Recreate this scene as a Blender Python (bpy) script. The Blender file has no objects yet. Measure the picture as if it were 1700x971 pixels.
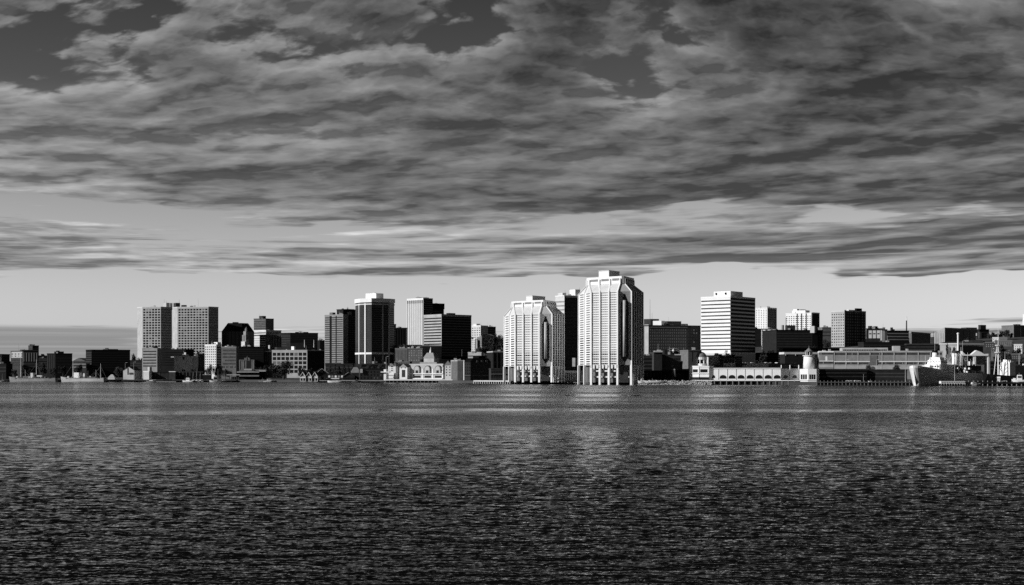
SKYK = 0.12
AMP = 1.6
SLOPE = 0.95
import bpy, math, random
import numpy as np
random.seed(7)
R = math.radians
scene = bpy.context.scene
COL = scene.collection
FX = 2285.0      # focal length in photo pixels
HC = 8.0         # camera height above the water
HY = 620.4       # photo row of the horizon
SUN_EL, SUN_AZ = R(25), R(70)     # sun is to the left of and behind the camera

# ------------------------------------------------------------ node helpers
class NT:
    def __init__(s, tree): s.t = tree; s.n = tree.nodes; s.l = tree.links
    def new(s, typ, **kw):
        nd = s.n.new(typ)
        for k, v in kw.items(): setattr(nd, k, v)
        return nd
    def put(s, sock, v):
        if isinstance(v, bpy.types.NodeSocket): s.l.new(v, sock)
        elif v is not None: sock.default_value = v
    def m(s, op, a, b=None, c=None, clamp=False):
        nd = s.new('ShaderNodeMath', operation=op, use_clamp=clamp)
        s.put(nd.inputs[0], a); s.put(nd.inputs[1], b); s.put(nd.inputs[2], c)
        return nd.outputs[0]
    def vec(s, x, y, z=0.0):
        nd = s.new('ShaderNodeCombineXYZ')
        s.put(nd.inputs[0], x); s.put(nd.inputs[1], y); s.put(nd.inputs[2], z)
        return nd.outputs[0]
    def noise(s, v, scale=5, detail=4, rough=0.5, lac=2.0, dist=0.0, out='Fac', dim='2D'):
        nd = s.new('ShaderNodeTexNoise', noise_dimensions=dim); s.put(nd.inputs['Vector'], v)
        nd.inputs['Scale'].default_value = scale; nd.inputs['Detail'].default_value = detail
        nd.inputs['Roughness'].default_value = rough; nd.inputs['Lacunarity'].default_value = lac
        nd.inputs['Distortion'].default_value = dist
        return nd.outputs[out]
    def smooth(s, v, a, b, lo=0.0, hi=1.0):
        nd = s.new('ShaderNodeMapRange', interpolation_type='SMOOTHSTEP')
        s.put(nd.inputs['Value'], v); s.put(nd.inputs['From Min'], a); s.put(nd.inputs['From Max'], b)
        nd.inputs['To Min'].default_value = lo; nd.inputs['To Max'].default_value = hi
        return nd.outputs[0]
    def lin(s, v, a, b, lo, hi):
        nd = s.new('ShaderNodeMapRange'); s.put(nd.inputs['Value'], v)
        for k, q in zip(('From Min', 'From Max', 'To Min', 'To Max'), (a, b, lo, hi)): s.put(nd.inputs[k], q)
        return nd.outputs[0]
    def curve(s, v, pts):
        """piecewise curve of v through pts, as a colour ramp of greys"""
        nd = s.new('ShaderNodeValToRGB'); s.put(nd.inputs[0], v); e = nd.color_ramp.elements
        nd.color_ramp.interpolation = 'B_SPLINE' if False else 'LINEAR'
        while len(e) > 1: e.remove(e[-1])
        e[0].position = pts[0][0]; e[0].color = (pts[0][1],)*3 + (1,)
        for p, q in pts[1:]:
            x = e.new(p); x.color = (q, q, q, 1)
        return nd.outputs[0]
    def mix(s, f, a, b):
        nd = s.new('ShaderNodeMix', data_type='FLOAT'); s.put(nd.inputs[0], f)
        s.put(nd.inputs[2], a); s.put(nd.inputs[3], b); return nd.outputs[0]

# ------------------------------------------------------------ world
world = bpy.data.worlds.new('World'); world.cycles.sampling_method = 'MANUAL'; world.cycles.sample_map_resolution = 1024; scene.world = world; world.use_nodes = True
w = NT(world.node_tree); w.n.clear()
tc = w.new('ShaderNodeTexCoord'); sep = w.new('ShaderNodeSeparateXYZ'); w.l.new(tc.outputs['Generated'], sep.inputs[0])
dx, dy, dz = sep.outputs
sky = w.new('ShaderNodeTexSky', sky_type='NISHITA', sun_disc=False)
sky.sun_elevation = SUN_EL; sky.sun_rotation = R(180) + SUN_AZ
sky.air_density = 1.0; sky.dust_density = 1.2; sky.ozone_density = 1.0
ssep = w.new('ShaderNodeSeparateColor'); w.l.new(sky.outputs[0], ssep.inputs[0])
clear = ssep.outputs[0]               # red channel only: the look of red-filtered black-and-white film
z = w.m('MAXIMUM', dz, 0.004)
az = w.m('ARCTAN2', dx, dy)
lz = w.m('LOGARITHM', z, math.e)
# clear sky: darker overhead, cut further above the frame to darken the water
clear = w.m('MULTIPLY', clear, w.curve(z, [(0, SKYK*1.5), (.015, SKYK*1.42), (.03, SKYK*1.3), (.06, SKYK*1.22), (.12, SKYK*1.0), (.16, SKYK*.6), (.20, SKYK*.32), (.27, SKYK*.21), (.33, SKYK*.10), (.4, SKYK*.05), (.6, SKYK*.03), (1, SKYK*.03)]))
# cloud coordinates, slight tilt of the streets of cloud
sk = w.m('MULTIPLY', az, w.lin(az, -.4, .4, 0.25, 0.7))
q1 = w.m('ADD', lz, w.m('MULTIPLY', sk, w.m('MULTIPLY', 1.0, .9)))
AZS = w.curve(z, [(0, .9), (.1, 1.0), (.17, 1.35), (.26, 2.0), (1, 2.2)])
def cl(off_y, off_x=0):
    y = w.m('ADD', lz, w.m('MULTIPLY', sk, -0.5)) if False else lz
    yy = w.m('ADD', w.m('ADD', y, w.m('MULTIPLY', sk, -0.45)), off_y)
    return w.vec(w.m('ADD', w.m('MULTIPLY', az, AZS), off_x), yy, 3.71)
def fb(v):
    vo = w.new('ShaderNodeTexVoronoi', feature='F1', voronoi_dimensions='2D'); vo.inputs['Scale'].default_value = 13; vo.inputs['Detail'].default_value = 2; vo.inputs['Roughness'].default_value = .5
    wv = w.new('ShaderNodeTexNoise', noise_dimensions='2D'); w.put(wv.inputs['Vector'], v); wv.inputs['Scale'].default_value = 22; wv.inputs['Detail'].default_value = 4
    ad = w.new('ShaderNodeVectorMath', operation='MULTIPLY_ADD'); w.l.new(wv.outputs['Color'], ad.inputs[0]); ad.inputs[1].default_value = (.07, .07, 0); w.put(ad.inputs[2], v); w.l.new(ad.outputs[0], vo.inputs['Vector'])
    return w.m('ADD', w.noise(v, 4.2, 8, .49, 2.1, .15), w.m('MULTIPLY', w.m('SUBTRACT', .36, vo.outputs['Distance']), .19))
A = fb(cl(0)); B = fb(cl(.035, -.01))
S = w.noise(cl(.31, 4.0), 2.0, 3, .5)               # big dark and light areas
L = w.noise(w.vec(w.m('ADD', w.m('MULTIPLY', az, .5), 8.2), w.m('MULTIPLY', lz, 2.6)), 4.0, 7, .6)   # thin far streaks
zj = w.m('ADD', z, w.m('MULTIPLY', w.m('SUBTRACT', w.noise(w.vec(w.m('MULTIPLY', az, 4.0), w.m('MULTIPLY', lz, 1.5)), 1.0, 4, .6), .5), w.m('MULTIPLY', z, .62)))
th = w.curve(zj, [(0, .9), (.018, .80), (.024, .50), (.031, .52), (.034, .80), (.066, .80), (.071, .45), (.085, .42), (.094, .50), (.104, .54), (.116, .40), (.135, .24), (.18, .25), (.20, .33), (.22, .385), (.24, .40), (.28, .42), (.33, .60), (1, .66)])
th = w.m('ADD', th, w.lin(az, -.35, .4, .005, -.16))
ex = w.m('MULTIPLY', w.smooth(az, -.22, -.36), w.smooth(w.m('ABSOLUTE', w.m('SUBTRACT', z, .085)), .028, .0))
th = w.m('SUBTRACT', th, w.m('MULTIPLY', ex, .16))
low = w.smooth(z, .085, .13)
D = w.mix(low, w.m('ADD', w.m('MULTIPLY', A, .35), w.m('MULTIPLY', L, .65)), A)
dens = w.smooth(w.m('SUBTRACT', D, th), -.02, .085)
thick = w.smooth(w.m('SUBTRACT', D, th), .0, .30)
rel = w.m('MULTIPLY', w.m('SUBTRACT', A, B), 3.2)
# cloud brightness by height, thick parts darker; dimmed above the frame so near water stays dark
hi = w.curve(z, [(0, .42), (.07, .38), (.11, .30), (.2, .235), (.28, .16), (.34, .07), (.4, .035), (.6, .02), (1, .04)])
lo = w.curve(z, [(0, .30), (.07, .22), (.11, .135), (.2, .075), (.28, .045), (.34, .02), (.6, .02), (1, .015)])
tk = w.m('ADD', w.m('ADD', w.m('MULTIPLY', thick, .8), w.m('MULTIPLY', w.m('SUBTRACT', S, .5), 1.6)), w.lin(az, -.35, .37, -.20, .42))
cb = w.mix(w.m('MAXIMUM', w.m('MINIMUM', tk, 1.0), 0.0), hi, lo)
cb = w.m('MULTIPLY', cb, w.m('ADD', 1.0, w.m('MAXIMUM', w.m('MULTIPLY', rel, 1.6), -.5)))
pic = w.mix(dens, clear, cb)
bank = w.m('MULTIPLY', w.m('MULTIPLY', w.smooth(w.m('ABSOLUTE', w.m('SUBTRACT', z, .021)), .0135, .009), w.smooth(w.m('ADD', az, w.m('MULTIPLY', w.m('SUBTRACT', L, .5), .12)), -.225, -.275)), w.smooth(L, .2, .55, .5, 1.0))
pic = w.mix(bank, pic, .285)
# sky behind the camera dimmed, an added darkening that deepens facade shade
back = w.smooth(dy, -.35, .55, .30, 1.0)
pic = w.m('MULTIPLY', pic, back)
bg = w.new('ShaderNodeBackground'); bg.inputs[1].default_value = 0.1
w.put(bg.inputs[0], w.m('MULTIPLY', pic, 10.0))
wo = w.new('ShaderNodeOutputWorld'); w.l.new(bg.outputs[0], wo.inputs[0])

# ------------------------------------------------------------ camera, sun, view
cam = bpy.data.cameras.new('camera'); camo = bpy.data.objects.new('camera', cam); COL.objects.link(camo)
camo.location = (0, 0, HC); camo.rotation_euler = (R(90), 0, 0)
cam.sensor_width = 36; cam.lens = 36*FX/1700; cam.shift_y = (HY-485.5)/1700
cam.clip_start = 1; cam.clip_end = 60000; scene.camera = camo
sl = bpy.data.lights.new('sun', 'SUN'); so = bpy.data.objects.new('sun', sl); COL.objects.link(so)
sl.energy = 4.6; sl.angle = R(.5); sl.color = (1, 1, 1)
from mathutils import Vector
ld = Vector((math.sin(SUN_AZ)*math.cos(SUN_EL), math.cos(SUN_AZ)*math.cos(SUN_EL), -math.sin(SUN_EL)))
so.rotation_euler = ld.to_track_quat('-Z', 'Y').to_euler(); so.location = (-300, -100, 300)
scene.view_settings.view_transform = 'Standard'; scene.view_settings.look = 'None'
scene.view_settings.exposure = 0; scene.view_settings.gamma = 1
scene.cycles.max_bounces = 5; scene.cycles.caustics_reflective = False; scene.cycles.caustics_refractive = False; scene.cycles.sample_clamp_indirect = 2.0; scene.cycles.use_denoising = False
# ------------------------------------------------------------ water
def gmat(name, v, rough=.8, spec=.3, var=.12, vs=.25, metal=0.0):
    m = bpy.data.materials.new(name); m.use_nodes = True
    t = NT(m.node_tree); b = m.node_tree.nodes['Principled BSDF']
    b.inputs['Roughness'].default_value = rough; b.inputs['Specular IOR Level'].default_value = spec
    b.inputs['Metallic'].default_value = metal
    if var:
        g = t.new('ShaderNodeNewGeometry')
        n = t.noise(g.outputs['Position'], vs, 3, .6, dim='3D')
        k = t.lin(n, .3, .7, v*(1-var), v*(1+var))
        c = t.vec(k, k, k); t.l.new(c, b.inputs['Base Color'])
    else: b.inputs['Base Color'].default_value = (v, v, v, 1)
    m.diffuse_color = (v, v, v, 1)
    return m
def water_material():
    m = bpy.data.materials.new('water'); m.use_nodes = True
    t = NT(m.node_tree); b = m.node_tree.nodes['Principled BSDF']
    b.inputs['Base Color'].default_value = (.004, .004, .004, 1); b.inputs['Roughness'].default_value = .06
    b.inputs['IOR'].default_value = 1.2
    g = t.new('ShaderNodeNewGeometry'); s = t.new('ShaderNodeSeparateXYZ'); t.l.new(g.outputs['Position'], s.inputs[0])
    X, Y, _ = s.outputs
    def height(ox, oy):
        x = t.m('ADD', X, ox); y = t.m('ADD', Y, oy)
        a = t.noise(t.vec(t.m('MULTIPLY', t.m('ADD', x, t.m('MULTIPLY', y, .25)), .38), y, 0), .55, 2, .55)
        c = t.noise(t.vec(t.m('MULTIPLY', t.m('SUBTRACT', x, t.m('MULTIPLY', y, .3)), .5), y, 5), 2.2, 3, .62)
        return t.m('ADD', t.m('MULTIPLY', a, 1.0), t.m('MULTIPLY', c, .22))
    d = .08
    h0 = height(0, 0); hx = height(d, 0); hy = height(0, d)
    # calm slicks lie as long bands across the far water
    sl_ = t.noise(t.vec(t.m('MULTIPLY', X, .0011), t.m('MULTIPLY', Y, .0105), 2.2), 1.0, 4, .6, 2.0, .4)
    calm = t.m('MULTIPLY', t.m('MULTIPLY', t.smooth(sl_, .52, .68), t.smooth(Y, 120, 330)), .6)
    Yw = t.m('ADD', Y, t.m('MULTIPLY', t.m('SUBTRACT', t.noise(t.vec(t.m('MULTIPLY', X, .0085), t.m('MULTIPLY', Y, .012)), 1.0, 5, .6), .5), 85))
    patch = t.smooth(t.noise(t.vec(t.m('MULTIPLY', X, .012), t.m('MULTIPLY', Y, .03)), 1.0, 4, .6), .32, .6, .35, 1.0)
    for c0, hw, k_ in ((292, 26, 1.0), (372, 14, .6), (520, 40, .95), (700, 60, .5), (162, 7, .45)):
        bnd = t.m('MULTIPLY', t.smooth(t.m('ABSOLUTE', t.m('SUBTRACT', Yw, c0)), hw*1.15, hw*.1), t.m('MULTIPLY', patch, k_))
        if c0 == 162: bnd = t.m('MULTIPLY', bnd, t.smooth(X, 0, -25))
        calm = t.m('MAXIMUM', calm, bnd)
    amp = t.m('MULTIPLY', t.lin(Y, 60, 300, AMP*.34, AMP*.8), t.m('SUBTRACT', 1.0, t.m('MULTIPLY', calm, .62)))
    amp = t.m('MULTIPLY', amp, t.lin(t.noise(t.vec(t.m('MULTIPLY', X, .02), t.m('MULTIPLY', Y, .02), 0), 1.0, 3), .3, .7, .7, 1.3))
    gx = t.m('MULTIPLY', t.m('DIVIDE', t.m('SUBTRACT', h0, hx), d), amp)
    gy = t.m('MULTIPLY', t.m('DIVIDE', t.m('SUBTRACT', h0, hy), d), amp)
    # far off only the wave faces turned to the shore opposite are seen
    far = t.smooth(Y, 85, 250)
    gy = t.mix(far, gy, t.m('SUBTRACT', t.m('MULTIPLY', t.m('ABSOLUTE', gy), t.m('SUBTRACT', t.m('MULTIPLY', calm, .20), .25)), t.m('SUBTRACT', .019, t.m('MULTIPLY', calm, .013))))
    av = t.new('ShaderNodeVectorMath', operation='ADD'); t.l.new(t.vec(gx, gy, 0.0), av.inputs[0]); t.l.new(g.outputs['Normal'], av.inputs[1])
    nv = t.new('ShaderNodeVectorMath', operation='NORMALIZE'); t.l.new(av.outputs[0], nv.inputs[0])
    t.l.new(nv.outputs[0], b.inputs['Normal'])
    return m
def mesh_object(name, verts, faces, mats, parent=None, smooth=False, fm=None):
    me = bpy.data.meshes.new(name); me.from_pydata(verts, [], faces)
    for mm in (mats if isinstance(mats, (list, tuple)) else [mats]): me.materials.append(mm)
    if fm: me.polygons.foreach_set('material_index', fm)
    if smooth: me.polygons.foreach_set('use_smooth', [True]*len(me.polygons))
    me.update()
    o = bpy.data.objects.new(name, me); COL.objects.link(o)
    if parent: o.parent = parent
    return o
WM = water_material()
def build_water():
    # perspective-spaced sheet: fine rows close to the viewpoint, real displaced waves
    ys = list(np.linspace(0, 1, 980))
    rows = [HY + 395*(1-q) + 7*q for q in ys]
    Y = np.array([-900.0, 20.0] + [HC*FX/(r-HY) for r in rows] + [3200.0, 4000.0])
    t = np.concatenate([[-2, -1.2, -.8, -.6], np.linspace(-.43, .43, 1400), [.6, .8, 1.2, 2]])
    XX = np.outer(np.maximum(Y, 20), t); XX = np.hstack([np.full((len(Y), 1), -16000.0), XX, np.full((len(Y), 1), 16000.0)])
    YY = np.repeat(Y[:, None], XX.shape[1], 1)
    rng = np.random.default_rng(11)
    dY = np.gradient(YY, axis=0); Z = np.zeros_like(XX)
    lens = np.concatenate([np.geomspace(.18, 2.6, 130), np.geomspace(3.1, 9, 24)])
    wgt = np.where(lens < 2.65, .031, .022)
    for Lw, sl_ in zip(lens, wgt):
        th = rng.normal(R(-98), R(24)); k = 2*math.pi/Lw
        kx, ky = k*math.cos(th), k*math.sin(th); ph = rng.uniform(0, 6.28)
        # the phase wanders so that no train of waves runs straight
        wob = 1.1*np.sin(XX*.9/Lw*rng.uniform(.3, .8)+rng.uniform(0, 6)) + 1.1*np.sin(YY*.8/Lw*rng.uniform(.3, .8)+rng.uniform(0, 6))
        q = Lw/np.abs(dY); keep = np.clip(q/1.6 - .9, 0, 1)*np.clip(1 - np.log(np.maximum(q, 4.5)/4.5)/1.3, .07, 1)
        Z += keep * SLOPE*sl_/k*np.sqrt(2) * np.sin(kx*XX + ky*YY + ph + wob)
    lane = 1 + .28*np.sin(XX*.021+YY*.05+2*np.sin(YY*.017))*np.sin(YY*.033-XX*.012)
    Z *= lane*np.clip(80/np.maximum(YY, 30), 0, 1.4)**1.25*np.clip((380 - YY)/220, 0, 1)*np.clip((YY-18)/12, 0, 1)
    Z[:, :3] = 0; Z[:, -3:] = 0
    nr, nc = XX.shape
    co = np.stack([XX, YY, Z], -1).reshape(-1, 3)
    idx = np.arange(nr*nc).reshape(nr, nc)
    f = np.stack([idx[:-1, :-1], idx[:-1, 1:], idx[1:, 1:], idx[1:, :-1]], -1).reshape(-1, 4)
    me = bpy.data.meshes.new('harbour_water')
    me.vertices.add(len(co)); me.vertices.foreach_set('co', co.ravel())
    me.loops.add(f.size); me.loops.foreach_set('vertex_index', f.ravel())
    me.polygons.add(len(f)); me.polygons.foreach_set('loop_start', np.arange(0, f.size, 4)); me.polygons.foreach_set('loop_total', np.full(len(f), 4))
    me.polygons.foreach_set('use_smooth', np.ones(len(f), bool))
    me.materials.append(WM); me.update(calc_edges=True); me.validate()
    o = bpy.data.objects.new('harbour_water', me); COL.objects.link(o)
    o['kind'] = 'structure'; o['label'] = 'dark rippled harbour water in front of the city'
build_water()
# ------------------------------------------------------------ materials (all neutral: the photograph is black and white)
M = {
 'white': gmat('white_painted_concrete', .80, .7, .3, .05, .15), 'pale': gmat('pale_concrete', .60, .8, .25, .09, .2),
 'concrete': gmat('weathered_concrete', .42, .85, .25, .14, .15), 'grey': gmat('grey_masonry', .26, .9, .2, .15, .3),
 'mid': gmat('brick_masonry', .15, .9, .2, .2, .5), 'dim': gmat('dark_brick', .048, .9, .15, .25, .4),
 'dark': gmat('dark_stone', .019, .85, .12, .25, .3), 'black': gmat('blackened_timber', .008, .8, .1, .3, .6),
 'glass': gmat('dark_window_glass', .012, .18, .35, 0), 'bronze': gmat('bronze_curtain_glass', .02, .22, .35, .3, .12),
 'mirror': gmat('pale_tinted_glass', .21, .3, .5, .25, .12), 'roof': gmat('roof_felt', .07, .9, .2, .2, .4),
 'slate': gmat('slate_roofing', .13, .8, .3, .2, .8), 'steel': gmat('painted_steel', .45, .5, .5, .1, .5),
 'lead': gmat('weathered_copper_dome', .20, .6, .4, .15, .6), 'bark': gmat('tree_bark', .06, .9, .1, .2, 2),
 'leaf': gmat('dark_foliage', .04, .8, .15, .4, .25), 'ground': gmat('city_ground', .07, .95, .1, .35, .02),
 'rock': gmat('broken_rock', .30, .9, .2, .5, .5), 'hull': gmat('dark_ship_paint', .075, .5, .4, .2, .2),
 'shipwhite': gmat('white_ship_paint', .82, .45, .4, .08, .3), 'asphalt': gmat('asphalt', .05, .95, .1, .2, .1),
 'timber': gmat('grey_timber', .18, .9, .1, .3, .8), 'rubber': gmat('tyre_rubber', .02, .8, .2, 0),
 'sail': gmat('pale_deck_boards', .66, .85, .2, .12, .5),
}
def WX(px, Y): return (px-850)/FX*Y
def WZ(py, Y): return HC + (HY-py)/FX*Y

SHORE = [(-1500, 1500), (0, 1395), (400, 1345), (560, 1296), (700, 1246), (770, 1180), (840, 1098), (960, 1052), (1060, 1006), (1180, 1004), (1350, 983), (1530, 944), (1700, 930), (3500, 900)]
def shore(px): return float(np.interp(px, [a for a, _ in SHORE], [b for _, b in SHORE]))
RISE = [(-2000, 16), (0, 18), (230, 24), (500, 30), (800, 42), (1150, 46), (1500, 54), (1700, 58), (4000, 60)]
def sm(x): x = min(1, max(0, x)); return x*x*(3-2*x)
def terrain(X, Y):
    px = X/Y*FX+850; d = Y-shore(px)
    r = float(np.interp(px, [a for a, _ in RISE], [b for _, b in RISE]))
    return 2.2 + r*sm((d-70)/850) - 30*sm((d-1500)/2500)

# ------------------------------------------------------------ mesh builder
class MB:
    def __init__(s): s.v = []; s.f = []
    def poly(s, pts, z0, z1, pts2=None):
        """closed prism or loft; pts counter-clockwise seen from above"""
        n = len(pts); b = len(s.v); q = pts2 or pts
        s.v += [(x, y, z0) for x, y in pts] + [(x, y, z1) for x, y in q]
        s.f += [tuple(b+i for i in reversed(range(n))), tuple(b+n+i for i in range(n))]
        s.f += [(b+i, b+(i+1) % n, b+n+(i+1) % n, b+n+i) for i in range(n)]
        return s
    def box(s, x0, x1, y0, y1, z0, z1): return s.poly([(x0, y0), (x1, y0), (x1, y1), (x0, y1)], z0, z1)
    def cyl(s, x, y, z0, z1, r0, r1=None, n=12):
        r1 = r0 if r1 is None else r1
        c = [(math.cos(2*math.pi*i/n), math.sin(2*math.pi*i/n)) for i in range(n)]
        return s.poly([(x+r0*a, y+r0*b) for a, b in c], z0, z1, [(x+r1*a, y+r1*b) for a, b in c])
    def bar(s, p, q, r, n=5, r2=None):
        p, q = Vector(p), Vector(q); d = (q-p).normalized(); u = d.orthogonal().normalized(); w_ = d.cross(u); b = len(s.v)
        for c, rr in ((p, r), (q, r if r2 is None else r2)):
            s.v += [tuple(c + rr*(math.cos(2*math.pi*i/n)*u + math.sin(2*math.pi*i/n)*w_)) for i in range(n)]
        s.f += [tuple(b+i for i in reversed(range(n))), tuple(b+n+i for i in range(n))]
        s.f += [(b+i, b+(i+1) % n, b+n+(i+1) % n, b+n+i) for i in range(n)]
        return s
    def raw(s, vs, fs): b = len(s.v); s.v += list(vs); s.f += [tuple(b+i for i in f) for f in fs]; return s
    def build(s, name, mat, root=None, smooth=False, label=None, local=False):
        if root is not None and not local:
            L = root.location; vs = [(a-L[0], b-L[1], c-L[2]) for a, b, c in s.v]
        else: vs = s.v
        o = mesh_object(name, vs, s.f, M[mat] if isinstance(mat, str) else mat, root, smooth)
        if label: o['label'] = label
        return o
def tag(o, label, cat, group=None):
    o['label'] = label; o['category'] = cat
    if group: o['group'] = group
    return o
def thing(name, label, cat, loc=(0, 0, 0), rz=0, group=None):
    o = bpy.data.objects.new(name, None); COL.objects.link(o); o.location = loc; o.rotation_euler = (0, 0, rz)
    o.empty_display_size = 1
    return tag(o, label, cat, group)
def copy_thing(o, loc, rz=None, label=None, sc=None):
    def cp(a, par):
        c = a.copy(); COL.objects.link(c); c.parent = par
        for ch in [k for k in kids.get(a.name, [])]: cp(ch, c)
        return c
    kids = {}
    for k in bpy.data.objects:
        if k.parent: kids.setdefault(k.parent.name, []).append(k)
    c = cp(o, None); c.location = loc
    if rz is not None: c.rotation_euler = (0, 0, rz)
    if sc: c.scale = sc
    if label: c['label'] = label
    return c

# ------------------------------------------------------------ footprints and facades
def fp(xs, yaws, Y, depth=None):
    P = [(WX(xs[0], Y), Y)]
    for x, yw in zip(xs[1:], yaws):
        t = (x-850)/FX; d = (math.cos(R(yw)), math.sin(R(yw))); px, py = P[-1]
        s = (t*py-px)/(d[0]-t*d[1]); P.append((px+s*d[0], py+s*d[1]))
    if len(yaws) == 1 or depth:
        n = (math.sin(R(yaws[0])), -math.cos(R(yaws[0])))
        if len(yaws) == 1:
            D = depth or 20
            return P + [(P[1][0]-n[0]*D, P[1][1]-n[1]*D), (P[0][0]-n[0]*D, P[0][1]-n[1]*D)]
    if depth:
        d = (P[-1][0]-P[0][0], P[-1][1]-P[0][1]); l = math.hypot(*d); n = (d[1]/l, -d[0]/l)
        return P + [(P[-1][0]-n[0]*depth, P[-1][1]-n[1]*depth), (P[0][0]-n[0]*depth, P[0][1]-n[1]*depth)]
    c = ((P[0][0]+P[-1][0])/2, (P[0][1]+P[-1][1])/2)
    return P + [(2*c[0]-x, 2*c[1]-y) for x, y in P[1:-1]]
def off(P, k):
    """polygon grown (k>0) or shrunk (k<0) by about k metres"""
    cx = sum(p[0] for p in P)/len(P); cy = sum(p[1] for p in P)/len(P); out = []
    for x, y in P:
        l = math.hypot(x-cx, y-cy); out.append((cx+(x-cx)*(l+k)/l, cy+(y-cy)*(l+k)/l))
    return out
class B:
    """a building: an Empty at its base with walls, parapet and facade parts"""
    def __init__(s, name, label, cat, xs, yaws, top, Y, wall='grey', depth=None, base=None, group=None, cap='same', walls=True):
        s.P = fp(xs, yaws, Y, depth); s.nf = len(yaws); s.yaws = yaws; s.Y = Y; s.xs = xs
        s.z1 = WZ(top, Y)
        s.z0 = min(terrain(x, y) for x, y in s.P)-.5 if base is None else base
        c = (sum(p[0] for p in s.P)/len(s.P), sum(p[1] for p in s.P)/len(s.P))
        s.root = thing(name, label, cat, (c[0], c[1], s.z0), 0, group); s.wall = wall
        if walls: MB().poly(s.P, s.z0, s.z1).build('walls', wall, s.root)
        if cap and walls and s.z1-s.z0 > 14:
            rg = random.Random(int(xs[0]*7)); L_ = s.P[1][0]-s.P[0][0]
            for k in range(rg.randint(2, 4)):
                a = rg.uniform(.15, .85); q = rg.uniform(.15, .6); A_, C_, D_ = s.P[0], s.P[s.nf], s.P[-1] if s.nf < 2 else s.P[1]
                cx0 = sum(p[0] for p in s.P)/len(s.P); cy0 = sum(p[1] for p in s.P)/len(s.P)
                fx, fy = A_[0]+(C_[0]-A_[0])*a, A_[1]+(C_[1]-A_[1])*a; x, y = fx+(cx0-fx)*q, fy+(cy0-fy)*q; w_ = rg.uniform(.5, 1.6); h_ = rg.uniform(1.0, 2.6)
                MB().box(x-w_, x+w_, y-w_, y+w_, s.z1-.3, s.z1+h_).build('roof_vent', rg.choice(['steel', 'dim', 'mid', 'concrete']), s.root)
            if rg.random() < .45: MB().cyl(x, y, s.z1, s.z1+rg.uniform(4, 8), .14, .08, 5).build('antenna', 'steel', s.root)
        if cap and walls: MB().poly(off(s.P, .25), s.z1-.7, s.z1+.35).build('parapet', wall if cap == 'same' else cap, s.root)
    def zz(s, y): return WZ(y, s.Y)
    def frame(s, i):
        A, C = s.P[i], s.P[i+1]; L = math.hypot(C[0]-A[0], C[1]-A[1]); d = ((C[0]-A[0])/L, (C[1]-A[1])/L); n = (d[1], -d[0])
        return A, d, n, L
    def quad(s, mb, i, u0, u1, z0, z1, out=.06, inn=.3):
        A, d, n, L = s.frame(i)
        a = (A[0]+d[0]*u0*L, A[1]+d[1]*u0*L); b = (A[0]+d[0]*u1*L, A[1]+d[1]*u1*L)
        mb.poly([(a[0]+n[0]*out, a[1]+n[1]*out), (b[0]+n[0]*out, b[1]+n[1]*out), (b[0]-n[0]*inn, b[1]-n[1]*inn), (a[0]-n[0]*inn, a[1]-n[1]*inn)], z0, z1)
    def panel(s, name, i, u0, u1, y0, y1, mat, out=.06, label=None):
        mb = MB(); s.quad(mb, i, u0, u1, s.zz(y1), s.zz(y0), out); return mb.build(name, mat, s.root, label=label)
    def bands(s, faces, y0, y1, n, hf=.5, mat='glass', out=.05, u0=0.015, u1=.985, name='window_band', zs=0):
        """one ribbon of glazing per storey, round the given faces"""
        h = (s.zz(y0)-s.zz(y1))/n
        for k in range(n):
            mb = MB(); z = s.zz(y0)-(k+1)*h + h*(1-hf)/2
            for i in faces: s.quad(mb, i, u0, u1, z, z+h*hf, out)
            mb.build(name, mat, s.root)
    def piers(s, i, us, y0, y1, wm, out, mat, name='pier'):
        A, d, n, L = s.frame(i)
        for u in us:
            mb = MB(); s.quad(mb, i, u-wm/2/L, u+wm/2/L, s.zz(y1) if y1 else s.z0, s.zz(y0), out); mb.build(name, mat, s.root)
    def grid(s, i, y0, y1, cols, rows, wf=.6, hf=.6, mat='glass', u0=0.0, u1=1.0, out=.07, cap=100, skip=0.0, name='window'):
        """separate windows sharing one mesh; past the cap the rest are one mass"""
        A, d, n, L = s.frame(i); zt, zb = s.zz(y0), s.zz(y1); W_ = L*(u1-u0)/cols; H_ = (zt-zb)/rows
        ang = math.atan2(d[1], d[0]); w2, h2 = W_*wf/2, H_*hf/2; me = None; rest = MB(); cnt = 0; me2 = None
        rl = s.root.location
        for r in range(rows):
            for c in range(cols):
                if skip and random.random() < skip: continue
                u = L*u0 + (c+.5)*W_; x = A[0]+d[0]*u; y = A[1]+d[1]*u; z = zt-(r+.5)*H_
                if cnt < cap:
                    if me is not None and mat == 'glass' and random.random() < .09:
                        if me2 is None:
                            me2 = me.copy(); me2.materials.clear(); me2.materials.append(M['mirror'] if random.random() < .6 else M['mid'])
                        o = bpy.data.objects.new(name, me2); COL.objects.link(o); o.parent = s.root
                    elif me is None:
                        o = MB().box(-w2, w2, -out, .2, -h2, h2).build(name, mat, s.root, local=True); me = o.data
                    else:
                        o = bpy.data.objects.new(name, me); COL.objects.link(o); o.parent = s.root
                    o.location = (x-rl[0], y-rl[1], z-rl[2]); o.rotation_euler = (0, 0, ang); cnt += 1
                else:
                    uu = u/L; s.quad(rest, i, uu-w2/L, uu+w2/L, z-h2, z+h2, out)
        if rest.v: rest.build('lower_windows', mat, s.root)['kind'] = 'stuff'
    def box(s, name, xs, yaws, y0, y1, mat, dY=8, depth=None, cap=True):
        """rooftop volume standing dY metres behind the front"""
        P = fp(xs, yaws, s.Y+dY, depth); mb = MB().poly(P, WZ(y1, s.Y+dY)-2.5, WZ(y0, s.Y+dY)); return mb.build(name, mat, s.root)
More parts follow.
